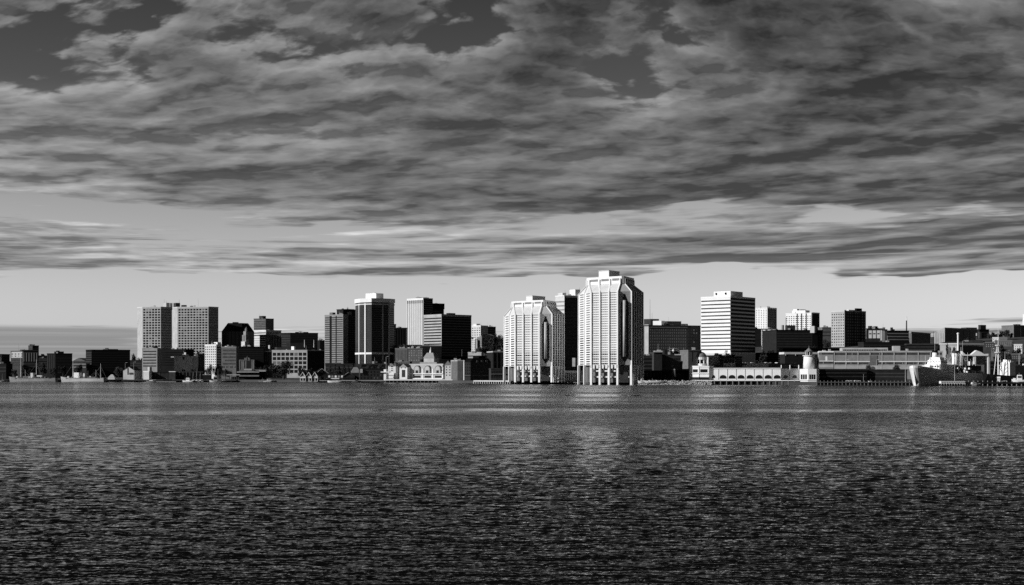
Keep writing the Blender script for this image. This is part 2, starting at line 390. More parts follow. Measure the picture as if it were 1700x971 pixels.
    def mast(s, x, y0, y1, r=.25, dY=10, mat='steel', name='antenna'):
        Y = s.Y+dY; return MB().cyl(WX(x, Y), Y, WZ(y1, Y)-2, WZ(y0, Y), r, r*.5, 6).build(name, mat, s.root)
    def gable(s, mat, y_ridge, over=.5, axis=0, name='roof'):
        """ridge roof over a four-sided footprint; axis 0: gable end on face 0"""
        P = off(s.P, over); zr = s.zz(y_ridge); z = s.z1
        a, b, c, d = P
        if axis == 0: r1 = ((a[0]+b[0])/2, (a[1]+b[1])/2, zr); r2 = ((c[0]+d[0])/2, (c[1]+d[1])/2, zr); fs = [(0, 1, 4), (1, 2, 5, 4), (2, 3, 5), (3, 0, 4, 5), (3, 2, 1, 0)]
        else: r1 = ((a[0]+d[0])/2, (a[1]+d[1])/2, zr); r2 = ((c[0]+b[0])/2, (c[1]+b[1])/2, zr); fs = [(0, 1, 5, 4), (1, 2, 5), (2, 3, 4, 5), (3, 0, 4), (3, 2, 1, 0)]
        return MB().raw([(*a, z), (*b, z), (*c, z), (*d, z), r1, r2], fs).build(name, mat, s.root)
    def hip(s, mat, y_ridge, over=.5, k=.45, name='roof'):
        P = off(s.P, over); cx = sum(p[0] for p in P)/4; cy = sum(p[1] for p in P)/4
        Q = [(cx+(x-cx)*k, cy+(y-cy)*k) for x, y in P]
        return MB().poly(P, s.z1, s.zz(y_ridge), Q).build(name, mat, s.root)

# ------------------------------------------------------------ ground
def build_ground():
    pxs = sorted(set(list(np.linspace(-300, 2000, 120)) + [-9000, -5000, -3000, -1500, -800, 2600, 3500, 5000, 9000] + [a for a, _ in SHORE]))
    ds = [0, 4, 20, 60] + list(np.linspace(90, 1000, 32)) + [1300, 1700, 2500, 4000, 7000, 15000, 40000]
    v = []; f = []
    for px in pxs:
        for k, d in enumerate(ds):
            Y = shore(px)+d
            v.append((WX(px, Y), Y, terrain(WX(px, Y), Y) if d > 4 else 2.2))
    n = len(ds)
    for i in range(len(pxs)-1):
        for j in range(n-1): f.append((i*n+j, (i+1)*n+j, (i+1)*n+j+1, i*n+j+1))
    b = len(v)
    for px in pxs: Y = shore(px); v.append((WX(px, Y), Y, -4))
    for i in range(len(pxs)-1): f.append((b+i, b+i+1, (i+1)*n, i*n))
    o = mesh_object('ground', v, f, M['ground'], None, True); o['kind'] = 'structure'; o['label'] = 'dark city ground rising from the harbour quay'
build_ground()
# ============================================================ left part of the skyline
b = B('low_building', 'dark slab building cut off by the left edge of the picture', 'building', [-22, 3], [-8], 588, 1560, 'dark', 18)
b.bands([0], 592, 606, 3, .4)
b = B('office_block', 'pale topped office block with dark columns and a thin roof flagpole, far left', 'building', [18, 39, 64], [-35, 8], 583, 1600, 'dim')
b.panel('pale_wall', 0, .05, .9, 584, 594, 'concrete'); b.grid(0, 586, 593, 4, 2, .45, .5)
b.bands([0], 596, 608, 3, .4); b.piers(1, [.03, .2, .37, .54, .71, .88], 586, 600, .9, .3, 'grey'); b.bands([1], 600, 612, 3, .4)
b.mast(31, 569, 583, .2, 4, 'steel', 'flagpole'); b.panel('roof_slab', 1, -.1, 1.02, 581, 583, 'dark', .6)
b = B('apartment_tower', 'narrow dark tower rising behind the flagpole office block', 'tower', [47, 54, 64.5], [-40, 30], 574, 1700, 'dim')
b.box('penthouse', [49, 51, 54], [-40, 30], 571.5, 574, 'dark', 2); b.bands([1], 577, 600, 7, .35); b.bands([0], 577, 600, 7, .35)
b = B('warehouse', 'black stepped block with a raised centre at the far left', 'building', [78, 92, 120], [-30, 12], 587, 1560, 'black')
b.box('upper_storey', [90, 97, 106], [-30, 12], 583.5, 588, 'black', 6); b.box('plant_room', [93, 96, 99], [-30, 12], 582, 585, 'dark', 8)
b.piers(0, [.1, .35, .6, .85], 589, 612, .7, .25, 'dim'); b.bands([1], 592, 612, 4, .35)
b = B('gabled_warehouse', 'low gabled building between the two black blocks at the left', 'building', [119, 143], [-10], 600, 1600, 'dim', 25, cap=None)
b.gable('slate', 594); b.bands([0], 602, 612, 2, .4, 'grey')
b = B('office_block', 'long windowless black block left of the twin towers', 'building', [142.5, 152, 216], [-45, 14], 581, 1580, 'black')
b.bands([0], 584, 606, 6, .4, 'dim'); b.bands([1], 584, 612, 7, .3, 'glass'); b.box('penthouse', [170, 176, 196], [-45, 14], 579.5, 581, 'dark', 8)

# twin towers with window grids
def grid_tower(xs, label, cols, Y):
    b = B('office_tower', label, 'tower', xs, [-55, -14, 50], 510.7, Y, 'concrete', cap='pale')
    n = 22; y0, y1 = 513, 513+n*4.27
    b.grid(1, y0, y1, cols, n, .70, .64, 'glass', .02, .98)
    b.bands([2], y0, y1, n, .25, 'bronze', .04)
    return b
b = grid_tower([228, 236.5, 267, 285.5], 'left one of the twin towers with grids of square windows', 6, 1745)
b.box('penthouse', [271, 276, 281], [-50, 20], 503, 511, 'concrete', 8); b.mast(272.5, 497, 503); b.mast(276, 499, 503)
b.box('vent_stack', [281.5, 282.5, 283.5], [-50, 20], 503, 511, 'dim', 4); b.box('lift_shaft', [284, 285, 286.2], [-50, 20], 503, 511, 'dim', 6)
b = grid_tower([286.5, 294.5, 346, 362.5], 'right, wider one of the twin towers with grids of square windows', 10, 1680)
b.box('penthouse', [288, 292, 299], [-50, 30], 503, 511, 'dim', 8); b.box('plant_room', [301, 304, 310], [-50, 30], 506.5, 511, 'dim', 9)
b.mast(297.5, 497, 503); b.mast(329, 496, 511, .15)

b = B('office_block', 'grey banded block standing in front of the left twin tower', 'building', [236, 261, 268], [-22, 50], 578.5, 1520, 'grey')
b.bands([0], 581, 610, 6, .38, 'glass', .05, .06, .94); b.box('plant_room', [252, 256, 262], [-12, 60], 574.5, 579, 'dim'); b.mast(258, 571, 578, .1)
b = B('office_block', 'dark banded block between the grey banded block and the plain grey box', 'building', [262, 308, 322], [-2, 60], 580, 1560, 'dark')
b.bands([0], 583, 608, 6, .4); b.panel('canopy', 0, .48, .68, 592, 593.2, 'white', 1.2)
b = B('hall', 'plain windowless grey box building below the right twin tower', 'building', [289, 324, 328.5], [24.2, 60], 591.5, 1500, 'concrete', cap='same')
b.box('penthouse', [303, 306, 312], [-30, 24], 588, 591.5, 'concrete', 8); b.box('vent_cowl', [306, 308, 310], [-30, 20], 585, 589, 'white', 6)
b.piers(0, [.12, .9], 592, 611, .5, .3, 'grey', 'pilaster'); b.panel('loading_door', 0, .4, .5, 592.5, 597, 'dim')
b = B('office_block', 'dark narrow block with faint columns right of the plain grey box', 'building', [328.5, 341], [20], 588, 1530, 'dim', 20)
b.piers(0, [.1, .4, .7], 590, 610, .6, .25, 'mid'); b.box('plant_room', [327, 334], [10], 584, 589, 'dim', 10, 8)
b = B('apartment_block', 'bright white block with small dark windows right of the twin towers', 'building', [340, 359, 367.5], [-38, 40], 572.5, 1500, 'pale', cap='white')
b.grid(0, 574, 611, 6, 9, .5, .42); b.bands([1], 575, 611, 9, .4, 'bronze'); b.box('penthouse', [355, 361, 367], [-40, 40], 568, 573, 'white', 6)
b.box('water_tank', [350, 351, 352], [-40, 40], 570, 573, 'dim', 4)
b = B('office_block', 'grey office block with rows of narrow upright windows below the cut-corner tower', 'building', [367.5, 392, 396.5], [-8, 60], 576, 1480, 'mid', cap='grey')
b.grid(0, 579, 612, 11, 6, .45, .55, 'glass', .08, .97); b.box('plant_room', [373, 376, 382], [-30, 10], 574.5, 576, 'pale', 5)
b.box('penthouse', [384, 387, 391], [-30, 10], 573.5, 576, 'mid', 6)
b = B('office_block', 'large black block under the stepped stone turret', 'building', [396, 438], [6], 575.5, 1520, 'black', 30)
b.bands([0], 578, 596, 5, .35, 'dark')
b = B('low_building', 'low grey building with a tall doorway in front of the large black block', 'building', [397, 422], [8], 597.5, 1460, 'grey', 12)
b.panel('doorway', 0, .48, .78, 599, 612, 'dim'); b.piers(0, [.03, .3, .97], 598, 613, .5, .2, 'concrete')

# cut-corner dark tower
b = B('office_tower', 'black tower with cut-off sloping top corners', 'tower', [368, 404, 422], [3, 50], 550, 1700, 'bronze', cap=None)
zt = WZ(536, 1700); P = b.P; c = [(p[0]*.62+b.root.location[0]*.38, p[1]*.62+b.root.location[1]*.38) for p in P]
MB().poly(P, b.z1, zt, c).build('sloping_top', 'bronze', b.root)
b.bands([0], 552, 575, 7, .35, 'dim', .04, .02, .3, 'spandrel'); b.piers(0, [.02, .3, .45, .62, .8, .97], 550, 578, .5, .25, 'black', 'mullion')
b.box('plant_room', [386, 390, 396], [-10, 40], 534.6, 537, 'black', 10)
b = B('clock_house', 'pale stepped stone turret with a pointed top in front of the black cut-corner tower', 'turret', [402, 408, 413.5], [-40, 40], 556, 1600, 'grey', cap=None)
b.box('upper_stage', [404, 408.3, 412], [-40, 40], 550, 557, 'grey', 1.5); b.box('lantern_stage', [406.3, 409, 411.5], [-40, 40], 546, 551, 'mid', 3)
Yt = 1606; MB().cyl(WX(409, Yt), Yt, WZ(546.5, Yt), WZ(542.5, Yt), 1.9, .1, 8).build('spire', 'slate', b.root)
b.box('base_wing', [400.5, 406.5, 412.5], [-40, 40], 567, 575, 'pale', -3); b.piers(0, [.3, .7], 557, 566, .8, .15, 'dim', 'window_bay')

b = B('hotel_tower', 'two-tone tower, dark brick above a bright white lower part', 'tower', [421.3, 441, 454.5], [-25, 45], 529.3, 1900, 'mid', cap='dim')
b.bands([0, 1], 532, 547, 5, .35, 'glass'); b.box('penthouse', [430, 436, 441.5], [-25, 45], 524.4, 530, 'dim', 4)
b = B('hotel_wing', 'bright white wing with bands of windows below the two-tone tower', 'building', [421, 441.5, 467], [-42, 35], 548.8, 1850, 'pale', cap='white')
b.bands([0], 551, 559, 2, .4); b.bands([1], 551, 575, 6, .35, 'bronze'); b.bands([0], 560, 575, 4, .2, 'grey')
b = B('office_block', 'block of thin grey upright columns right of the white wing', 'building', [431, 441, 467], [-40, 12], 556, 1700, 'dim', cap='mid')
b.piers(1, [i/10 for i in range(11)], 557, 577, .7, .4, 'grey'); b.bands([0], 558, 577, 5, .35)
b = B('office_block', 'wide dark block with a long flat roof between the two-tone tower and the grooved tower', 'building', [463, 482, 528], [-30, 12], 553, 1750, 'dark')
b.bands([0], 556, 580, 6, .35, 'dim'); b.bands([1], 556, 580, 6, .35, 'glass'); b.box('plant_room', [490, 494, 512], [-30, 12], 551, 553, 'black', 8)
for k, x in enumerate((485, 505.5, 521)): b.mast(x, 564, 574, .45, -8, 'white', 'light_column')
b = B('office_block', 'small dark block with a raised corner left of the grooved tower', 'building', [527, 531, 540], [-30, 15], 565, 1720, 'dark')
b.box('stair_head', [530, 532, 535], [-30, 15], 562.5, 565.5, 'dark', 3); b.bands([1], 568, 582, 4, .35)
b = B('low_building', 'small building with a bright roof plate left of the window-grid block', 'building', [436, 446, 452], [-20, 40], 583, 1530, 'dim', cap='pale')
b.box('plant_room', [445.5, 447.5, 449.5], [-30, 30], 573, 579, 'pale', 4); b.piers(0, [.2, .5, .8], 585, 600, .6, .2, 'mid')
b = B('office_block', 'pale-framed office block with a grid of large square windows', 'building', [451.5, 510, 551], [-12, 40], 581.5, 1500, 'concrete', cap='concrete')
b.grid(0, 584.5, 620, 8, 5, .78, .72, 'glass', .01, .99); b.bands([1], 585, 612, 4, .4, 'glass')
MB().poly(fp([510.5, 551], [58], 1501.5, 1), 20, b.z1+.2).build('side_wall', 'dark', b.root) if False else None
b.panel('side_wall', 1, .01, .99, 582, 616, 'dark', .03); b.box('penthouse', [456, 460, 480], [-30, 6], 576.3, 582, 'dim', 6)  # right face sheeted dark in place of its shade
b.box('upper_storey', [475, 482, 505], [-30, 6], 569.5, 582, 'dark', 14); b.box('lift_house', [483.5, 488, 490], [-40, 30], 575, 582, 'white', 3)
b = B('office_block', 'black block behind the pale-framed window-grid block', 'building', [508, 550], [10], 582, 1560, 'black', 25)
b.bands([0], 586, 606, 4, .3, 'dark')

# ---- grooved tower
b = B('office_tower', 'grey tower with deep upright grooves and a taller dark right part', 'tower', [539, 569.5, 578], [-38, 42], 523.3, 1480, 'grey', cap='grey')
for u in (.30, .36, .63): b.piers(0, [u], 525, 608, 1.5, .12, 'black', 'groove')
b.bands([0], 526, 608, 23, .5, 'dim', .08, .02, .98, 'spandrel'); b.box('plant_room', [547, 552, 557], [-38, 42], 518.8, 524, 'mid', 2)
b = B('office_tower', 'black taller slab joined to the right of the grooved grey tower', 'tower', [559, 569.6, 590], [-38, 42], 514, 1486, 'dark')
b.box('penthouse', [572, 577, 588.5], [-38, 42], 513, 516, 'black', 3); b.piers(1, [.1, .25, .4, .55, .7, .85], 522, 608, .5, .3, 'dim', 'mullion')
b.panel('vent_grille', 1, .35, .7, 517.5, 523, 'grey'); b.panel('pale_face', 0, .02, .97, 521.5, 606, 'mid'); b.bands([1], 524, 606, 22, .3, 'glass', .04)

# ---- black glass tower with white verticals
b = B('office_tower', 'black glass tower with bright white vertical strips and a white top', 'tower', [590, 599, 617, 646, 654.5], [-65, -35, 30, 62], 503.5, 1420, 'bronze', cap=None)
MB().poly(off(b.P, .9), WZ(503.5, 1420), WZ(497, 1420)).build('white_crown', 'white', b.root)
MB().poly(off(b.P, .6), WZ(507.5, 1420), WZ(505.5, 1420)).build('crown_band', 'pale', b.root)
MB().poly(fp([607, 624.5, 636.5], [-35, 50], 1428), WZ(499, 1420), WZ(487.3, 1428)).build('penthouse', 'white', b.root)
b.box('mast_base', [619, 622, 625], [-35, 50], 486, 489, 'pale', 12)
for i, u in ((0, .75), (1, .42), (2, .62), (2, .98)): b.piers(i, [u], 505, 604, 1.5, .6, 'white' if i < 2 else 'concrete', 'white_strip')
MB().poly(off(b.P, .35), WZ(588.5, 1420), WZ(585.5, 1420)).build('white_belt', 'white', b.root)
b.bands([1], 512, 584, 20, .3, 'dim', .05, name='spandrel'); b.bands([2], 512, 584, 20, .3, 'black', .05, name='spandrel'); b.bands([0, 3], 512, 584, 20, .3, 'dim', .05, name='spandrel')
b = B('office_block', 'dark lower shoulder block leaning on the right of the black glass tower', 'building', [640, 657.5], [35], 538, 1440, 'bronze', 14); b.bands([0], 540, 600, 15, .3, 'black')
b = B('office_block', 'plain dark block right behind the black glass tower', 'building', [655, 676], [8], 544.3, 1650, 'dark', 30)
b.piers(0, [.1, .3, .5, .7, .9], 546, 590, .6, .3, 'black', 'mullion')

# ---- white striped tower
b = B('office_tower', 'white tower with close vertical stripes', 'tower', [675.5, 702.5, 718.5], [-42, 44], 496.3, 1800, 'white', cap='white')
b.piers(0, [(k+.5)/8 for k in range(8)], 499, 590, 1.5, .1, 'glass', 'window_strip'); b.panel('cornice_shadow_gap', 0, .03, .97, 499, 504.5, 'grey', .13) if False else None
b.grid(0, 498.5, 505, 8, 1, .6, .8, 'glass', out=.16); b.panel('dark_side', 1, .0, 1.0, 496.5, 590, 'dark', .05); b.bands([1], 499, 560, 17, .3, 'glass', .09)  # shade of the right side painted on as a dark panel
b.box('plant_room', [701, 705, 712], [-42, 44], 493.8, 497, 'dim', 6); b.mast(708, 492, 495, .2, 8)
b = B('office_block', 'dark annex of the white striped tower with an overhanging top', 'building', [705, 712, 737], [-42, 30], 506, 1815, 'dark')
MB().poly(off(b.P, .8), WZ(513, 1815), WZ(503.5, 1815)).build('overhanging_top', 'black', b.root); b.bands([1], 515, 540, 7, .3)

# ---- banded block beside it
b = B('office_block', 'wide dark office block with a pale banded left face and a wedge roof', 'building', [703.5, 733, 782.5], [-48, 40], 526, 1600, 'concrete', cap=None)
zr = [WZ(521.5, 1600), WZ(521.5, 1585), WZ(521.8, 1600), WZ(525.5, 1640)]
P = b.P; MB().poly(off(P, .2), b.z1-.2, b.z1+2.2).build('parapet', 'concrete', b.root)
b.bands([0], 527, 593, 14, .48, 'glass'); b.panel('dark_front', 1, 0, 1, 524.5, 594, 'dark', .05); b.bands([1], 527, 592, 15, .35, 'glass', .09, .02, .98)  # right face darkened by colour to read as unlit
b.box('penthouse', [741, 746, 756], [-40, 40], 519.7, 527, 'black', 10)

b = B('apartment_tower', 'white stepped apartment tower far behind, between the wide dark block and the slanted white tower', 'tower', [783, 798, 810], [-45, 45], 541, 2000, 'pale', cap='white')
b.grid(0, 543, 562, 4, 5, .5, .45); b.box('penthouse', [785, 791, 797], [-45, 45], 537.5, 542, 'pale', 5); b.bands([1], 543, 560, 5, .4)
b = B('apartment_tower', 'dark side block of the far white stepped apartment tower', 'tower', [803, 808, 823], [-45, 30], 542.5, 2030, 'dim'); b.bands([1], 545, 566, 6, .35, 'mid')
b = B('apartment_house', 'pale gabled apartment house with many small windows on the slope', 'house', [792, 817.5], [-30], 560, 1850, 'grey', 16, cap=None)
b.gable('grey', 555, axis=0); b.grid(0, 561, 575, 8, 4, .45, .45)
b = B('apartment_house', 'small white apartment house left of the pale gabled one', 'house', [781, 789, 791], [-35, 40], 562.5, 1850, 'pale'); b.grid(0, 564, 582, 3, 6, .45, .45)
b = B('low_building', 'long flat pale building on the slope above the dark arched brick building', 'building', [777, 799, 803], [-20, 40], 585, 1420, 'concrete')
b.bands([0], 588, 594, 1, .25)
b = B('office_block', 'dark glass office block left of the slanted white tower', 'building', [818, 840], [14], 583.5, 1330, 'dark', 25, cap='concrete')
b.grid(0, 598, 618, 4, 2, .5, .7, 'bronze'); b.bands([0], 620, 624, 1, .4, 'grey'); b.piers(0, [.05, .35, .65, .95], 586, 624, .6, .3, 'dim')
b = B('brick_block', 'small brown-grey brick block left of the cupola building', 'building', [656, 676.5], [-14], 578.5, 1400, 'mid', 18)
b.piers(0, [k/9+.05 for k in range(9)], 581, 602, .35, .15, 'dim')
b = B('brick_block', 'brick block with scattered pale windows under a bright flat roof', 'building', [677.5, 701.5], [-4], 578.5, 1395, 'mid', 18)
b.grid(0, 580, 600, 6, 5, .35, .45, 'concrete', skip=.35)
b = B('rooftop_hall', 'flat bright white roof slab on thin posts above the two brick blocks', 'building', [662, 695], [-10], 577.8, 1430, 'dim', 12, cap=None, base=WZ(581, 1430)-3)
MB().poly(off(b.P, 1.2), WZ(576.5, 1430), WZ(572.3, 1430)).build('roof_slab', 'white', b.root); b.piers(0, [.02, .2, .4, .6, .8, .98], 576.5, 580, .5, .4, 'white', 'post')
b = B('low_building', 'long dark low building with a thin pale roof edge behind the cupola', 'building', [694, 733], [5], 573.5, 1480, 'dark', 20, cap='grey'); b.bands([0], 577, 596, 4, .35)
b = B('low_building', 'dim textured base wall below the two small brick blocks', 'building', [655, 680], [-10], 600.5, 1375, 'mid', 10); b.grid(0, 601.5, 605, 8, 1, .3, .6, 'dark')
# ============================================================ the two slanted white towers on the quay
def slanted_tower(label, xs, Y, yleg, ybody, ysh, ycb, yct, pent, kc, yfoot, rows):
    yaws = [-76, -33, 12, 57]
    P = fp(xs, yaws, Y); b = B.__new__(B); b.P = P; b.nf = 4; b.yaws = yaws; b.Y = Y; b.xs = xs
    zb, zs, zc, zt = WZ(ybody, Y), WZ(ysh, Y), WZ(ycb, Y), WZ(yct, Y); b.z0 = yfoot; b.z1 = zs
    cx = sum(p[0] for p in P)/8; cy = sum(p[1] for p in P)/8
    b.root = thing('office_tower', label, 'tower', (cx, cy, b.z0)); rt = b.root
    MB().poly(P, zb, zs).build('walls', 'white', rt)
    # crown: the chamfers close to narrow corners
    C = list(P)
    for i in (0, 2, 4, 6):
        a, c = P[i], P[(i+1) % 8]; m_ = ((a[0]+c[0])/2, (a[1]+c[1])/2)
        C[i] = (a[0]*.22+m_[0]*.78, a[1]*.22+m_[1]*.78); C[(i+1) % 8] = (c[0]*.22+m_[0]*.78, c[1]*.22+m_[1]*.78)
    C = [(cx+(x-cx)*kc, cy+(y-cy)*kc) for x, y in C]
    MB().poly(P, zs, zc, C).build('sloping_roof', 'pale', rt)
    MB().poly(off(C, .5), zc, zt).build('crown', 'white', rt)
    # crown slots, then the roof house
    def qd(mb, A_, C_, u0, u1, z0, z1, out): 
        L = math.hypot(C_[0]-A_[0], C_[1]-A_[1]); d = ((C_[0]-A_[0])/L, (C_[1]-A_[1])/L); n = (d[1], -d[0])
        a = (A_[0]+d[0]*u0*L, A_[1]+d[1]*u0*L); c = (A_[0]+d[0]*u1*L, A_[1]+d[1]*u1*L)
        mb.poly([(a[0]+n[0]*out, a[1]+n[1]*out), (c[0]+n[0]*out, c[1]+n[1]*out), (c[0]-n[0]*.3, c[1]-n[1]*.3), (a[0]-n[0]*.3, a[1]-n[1]*.3)], z0, z1)
    hc = zt-zc; Co = off(C, .5)
    for f in (1, 3):
        for k in range(3):
            mb = MB(); qd(mb, Co[f], Co[f+1], .05+k/3, .28+k/3, zc+hc*.42, zc+hc*.72, .08); mb.build('louvre', 'mirror' if f == 1 else 'glass', rt)
    px0, px1, px2, py = pent
    MB().poly(fp([px0, px1, px2], [-33, 57], Y+14), zt-1, WZ(py, Y+14)).build('roof_house', 'white', rt)
    MB().poly(off(fp([px0, px1, px2], [-33, 57], Y+14), .3), WZ(py, Y+14), WZ(py, Y+14)+.5).build('roof_house_cap', 'pale', rt)
    # storeys: thin glass ribbons on the main faces, darker low down
    n = rows; H = (zs-zb)/n
    for f in (0, 1, 3):
        for k in range(n):
            z = zb+k*H+H*.28; mb = MB()
            if f == 1:
                for q in range(3): b.quad(mb, f, q/3+.03, q/3+.305, z, z+H*(.62 if k < 6 else .44), .07)
                mb.build('window_band', 'bronze' if k < 6 and k % 2 == 0 or k in (6, 8, 12, 13) and False else 'mirror', rt)
            elif f == 0:
                for q in (0.0, .5): b.quad(mb, f, q+.12, q+.40, z, z+H*.5, .07)
                mb.build('window_band', 'bronze' if k < 12 else 'mirror', rt)
            else:
                b.quad(mb, f, .06, .97, z-.3, z+H*.62, .07); mb.build('window_band', 'glass', rt)
    for k in range(1, 12):
        mb = MB(); b.quad(mb, 1, k/12-.004, k/12+.004, zb+1, zs-1, .1); mb.build('mullion', 'white', rt)
    # ribs run up the wall, over the slope and up the crown
    def rib(f, u, wd=.55, out=.95):
        A_, d, nn, L = b.frame(f); mb = MB()
        b.quad(mb, f, u-wd/L, u+wd/L, zb-2, zs, out)
        q = [(A_[0]+d[0]*(u*L+s_*wd)+nn[0]*o_, A_[1]+d[1]*(u*L+s_*wd)+nn[1]*o_) for s_, o_ in ((-1, out), (1, out), (1, -.4), (-1, -.4))]
        Ca, Cb = C[f], C[f+1]; LL = math.hypot(Cb[0]-Ca[0], Cb[1]-Ca[1]); dd = ((Cb[0]-Ca[0])/LL, (Cb[1]-Ca[1])/LL); n2 = (dd[1], -dd[0])
        r_ = [(Ca[0]+dd[0]*(u*LL+s_*wd*.8)+n2[0]*o_, Ca[1]+dd[1]*(u*LL+s_*wd*.8)+n2[1]*o_) for s_, o_ in ((-1, out+.3), (1, out+.3), (1, -.2), (-1, -.2))]
        mb.poly(q, zs, zc, r_); mb.poly(r_, zc, zt-hc*.3); mb.build('rib', 'white', rt)
    for u in (.012, 1/3, 2/3, .985): rib(1, u)
    for u in (.02, .22, .41, .60, .79, .97): rib(3, u, .5, .8)
    for u in (.03, .5): rib(0, u, .5, .7)
    # flat dark plate stands in for the shaded corner recess, glass stair tube on it
    A_, d, nn, L = b.frame(2)
    def cp(u, o_): return (A_[0]+d[0]*u*L+nn[0]*o_, A_[1]+d[1]*u*L+nn[1]*o_)
    zz0, zz1 = zb+(zs-zb)*.02, zs-(zs-zb)*.01; vs = []
    pent_ = [(.2, zz0+5), (.5, zz0+1), (.8, zz0+5), (.8, zz1-8), (.5, zz1-1), (.2, zz1-8)]
    for o_ in (.06, -.3): vs += [(*cp(u, o_), z) for u, z in pent_]
    MB().raw(vs, [(0, 1, 2, 3, 4, 5), (11, 10, 9, 8, 7, 6)] + [(i, i+6, (i+1) % 6+6, (i+1) % 6) for i in range(6)]).build('recess_plate', 'glass', rt)
    p_ = cp(.48, .0); MB().cyl(p_[0], p_[1], zz0+5, zz1-6, L*.13, n=16).build('stair_tube', 'steel', rt, True)
    # legs and the set-back ground floors
    for f, us in ((0, (.03, .5)), (1, (.012, 1/3, 2/3, .985)), (3, (.02, .25, .5, .75, .97))):
        for u in us:
            mb = MB(); Af, df, nf_, Lf = b.frame(f); b.quad(mb, f, u-.75/Lf, u+.75/Lf, yleg, zb, .95, .6); mb.build('leg', 'white', rt)
    I = [(cx+(x-cx)*.86, cy+(y-cy)*.86) for x, y in P]; zg = yfoot
    MB().poly(I, zg, zb+.5).build('ground_floors', 'mid', rt)
    for f in (1, 3):
        for k, z in enumerate((zg+.28*(zb-zg), zg+.62*(zb-zg), zg+.88*(zb-zg))):
            mb = MB(); qd(mb, I[f], I[f+1], .02, .98, z, z+1.1, 1.0+.5*k); mb.build('balcony', 'pale', rt)
    for q in range(3):
        for s_ in (.10, .22):
            mb = MB(); b.quad(mb, 1, q/3+s_-.02, q/3+s_+.03, zb-2.5, zb+.4, .3); mb.build('bracket', 'white', rt)
    return b
slanted_tower('left, shorter white tower with ribs, sloping shoulders and a pointed dark corner recess', [837, 855.5, 896.5, 915.5, 936], 1090, 1.5, 608.5, 525, 512, 502.5, (873.5, 884, 905, 491.8), .86, 2.5, 22)
slanted_tower('tallest white ribbed tower with a pointed dark corner recess, standing in water on columns', [960.6, 981.5, 1026.5, 1047.5, 1067], 1040, -3, 606.5, 489, 476, 464, (994, 1011, 1028.5, 450.3), .86, 1.6, 31)

b = B('office_tower', 'dark banded tower half hidden between the two slanted white towers, its left face bright', 'tower', [922, 937, 975], [-45, 22], 491.5, 1300, 'pale', cap='white')
b.panel('dark_front', 1, 0, 1, 494.5, 615, 'dim', .05); b.bands([1], 498, 600, 17, .5, 'glass', .1); b.box('penthouse', [945, 955, 963], [-45, 25], 481, 493, 'white', 6)  # shade on the right front is put into the panel colour
b.box('plant_room', [926, 934, 940], [-45, 25], 486.5, 493, 'pale', 5); b.mast(938, 481, 488, .25); b.mast(962, 477, 483, .2); b.bands([0], 498, 612, 17, .35, 'grey')
b.box('canopy_sign', [950, 955, 962], [-40, 20], 594, 604, 'grey', -6)
b = B('pavilion', 'low white columned pavilion between the feet of the two slanted white towers', 'pavilion', [935, 962], [-8], 617, 1068, 'dim', 14, cap='white', base=1.5)
b.piers(0, [i/9 for i in range(10)], 618, 632, .6, .6, 'white', 'column'); b.panel('fascia', 0, -.02, 1.02, 615.5, 619, 'white', .8)
b.panel('plinth', 0, -.02, 1.02, 631, 634.5, 'grey', .9)

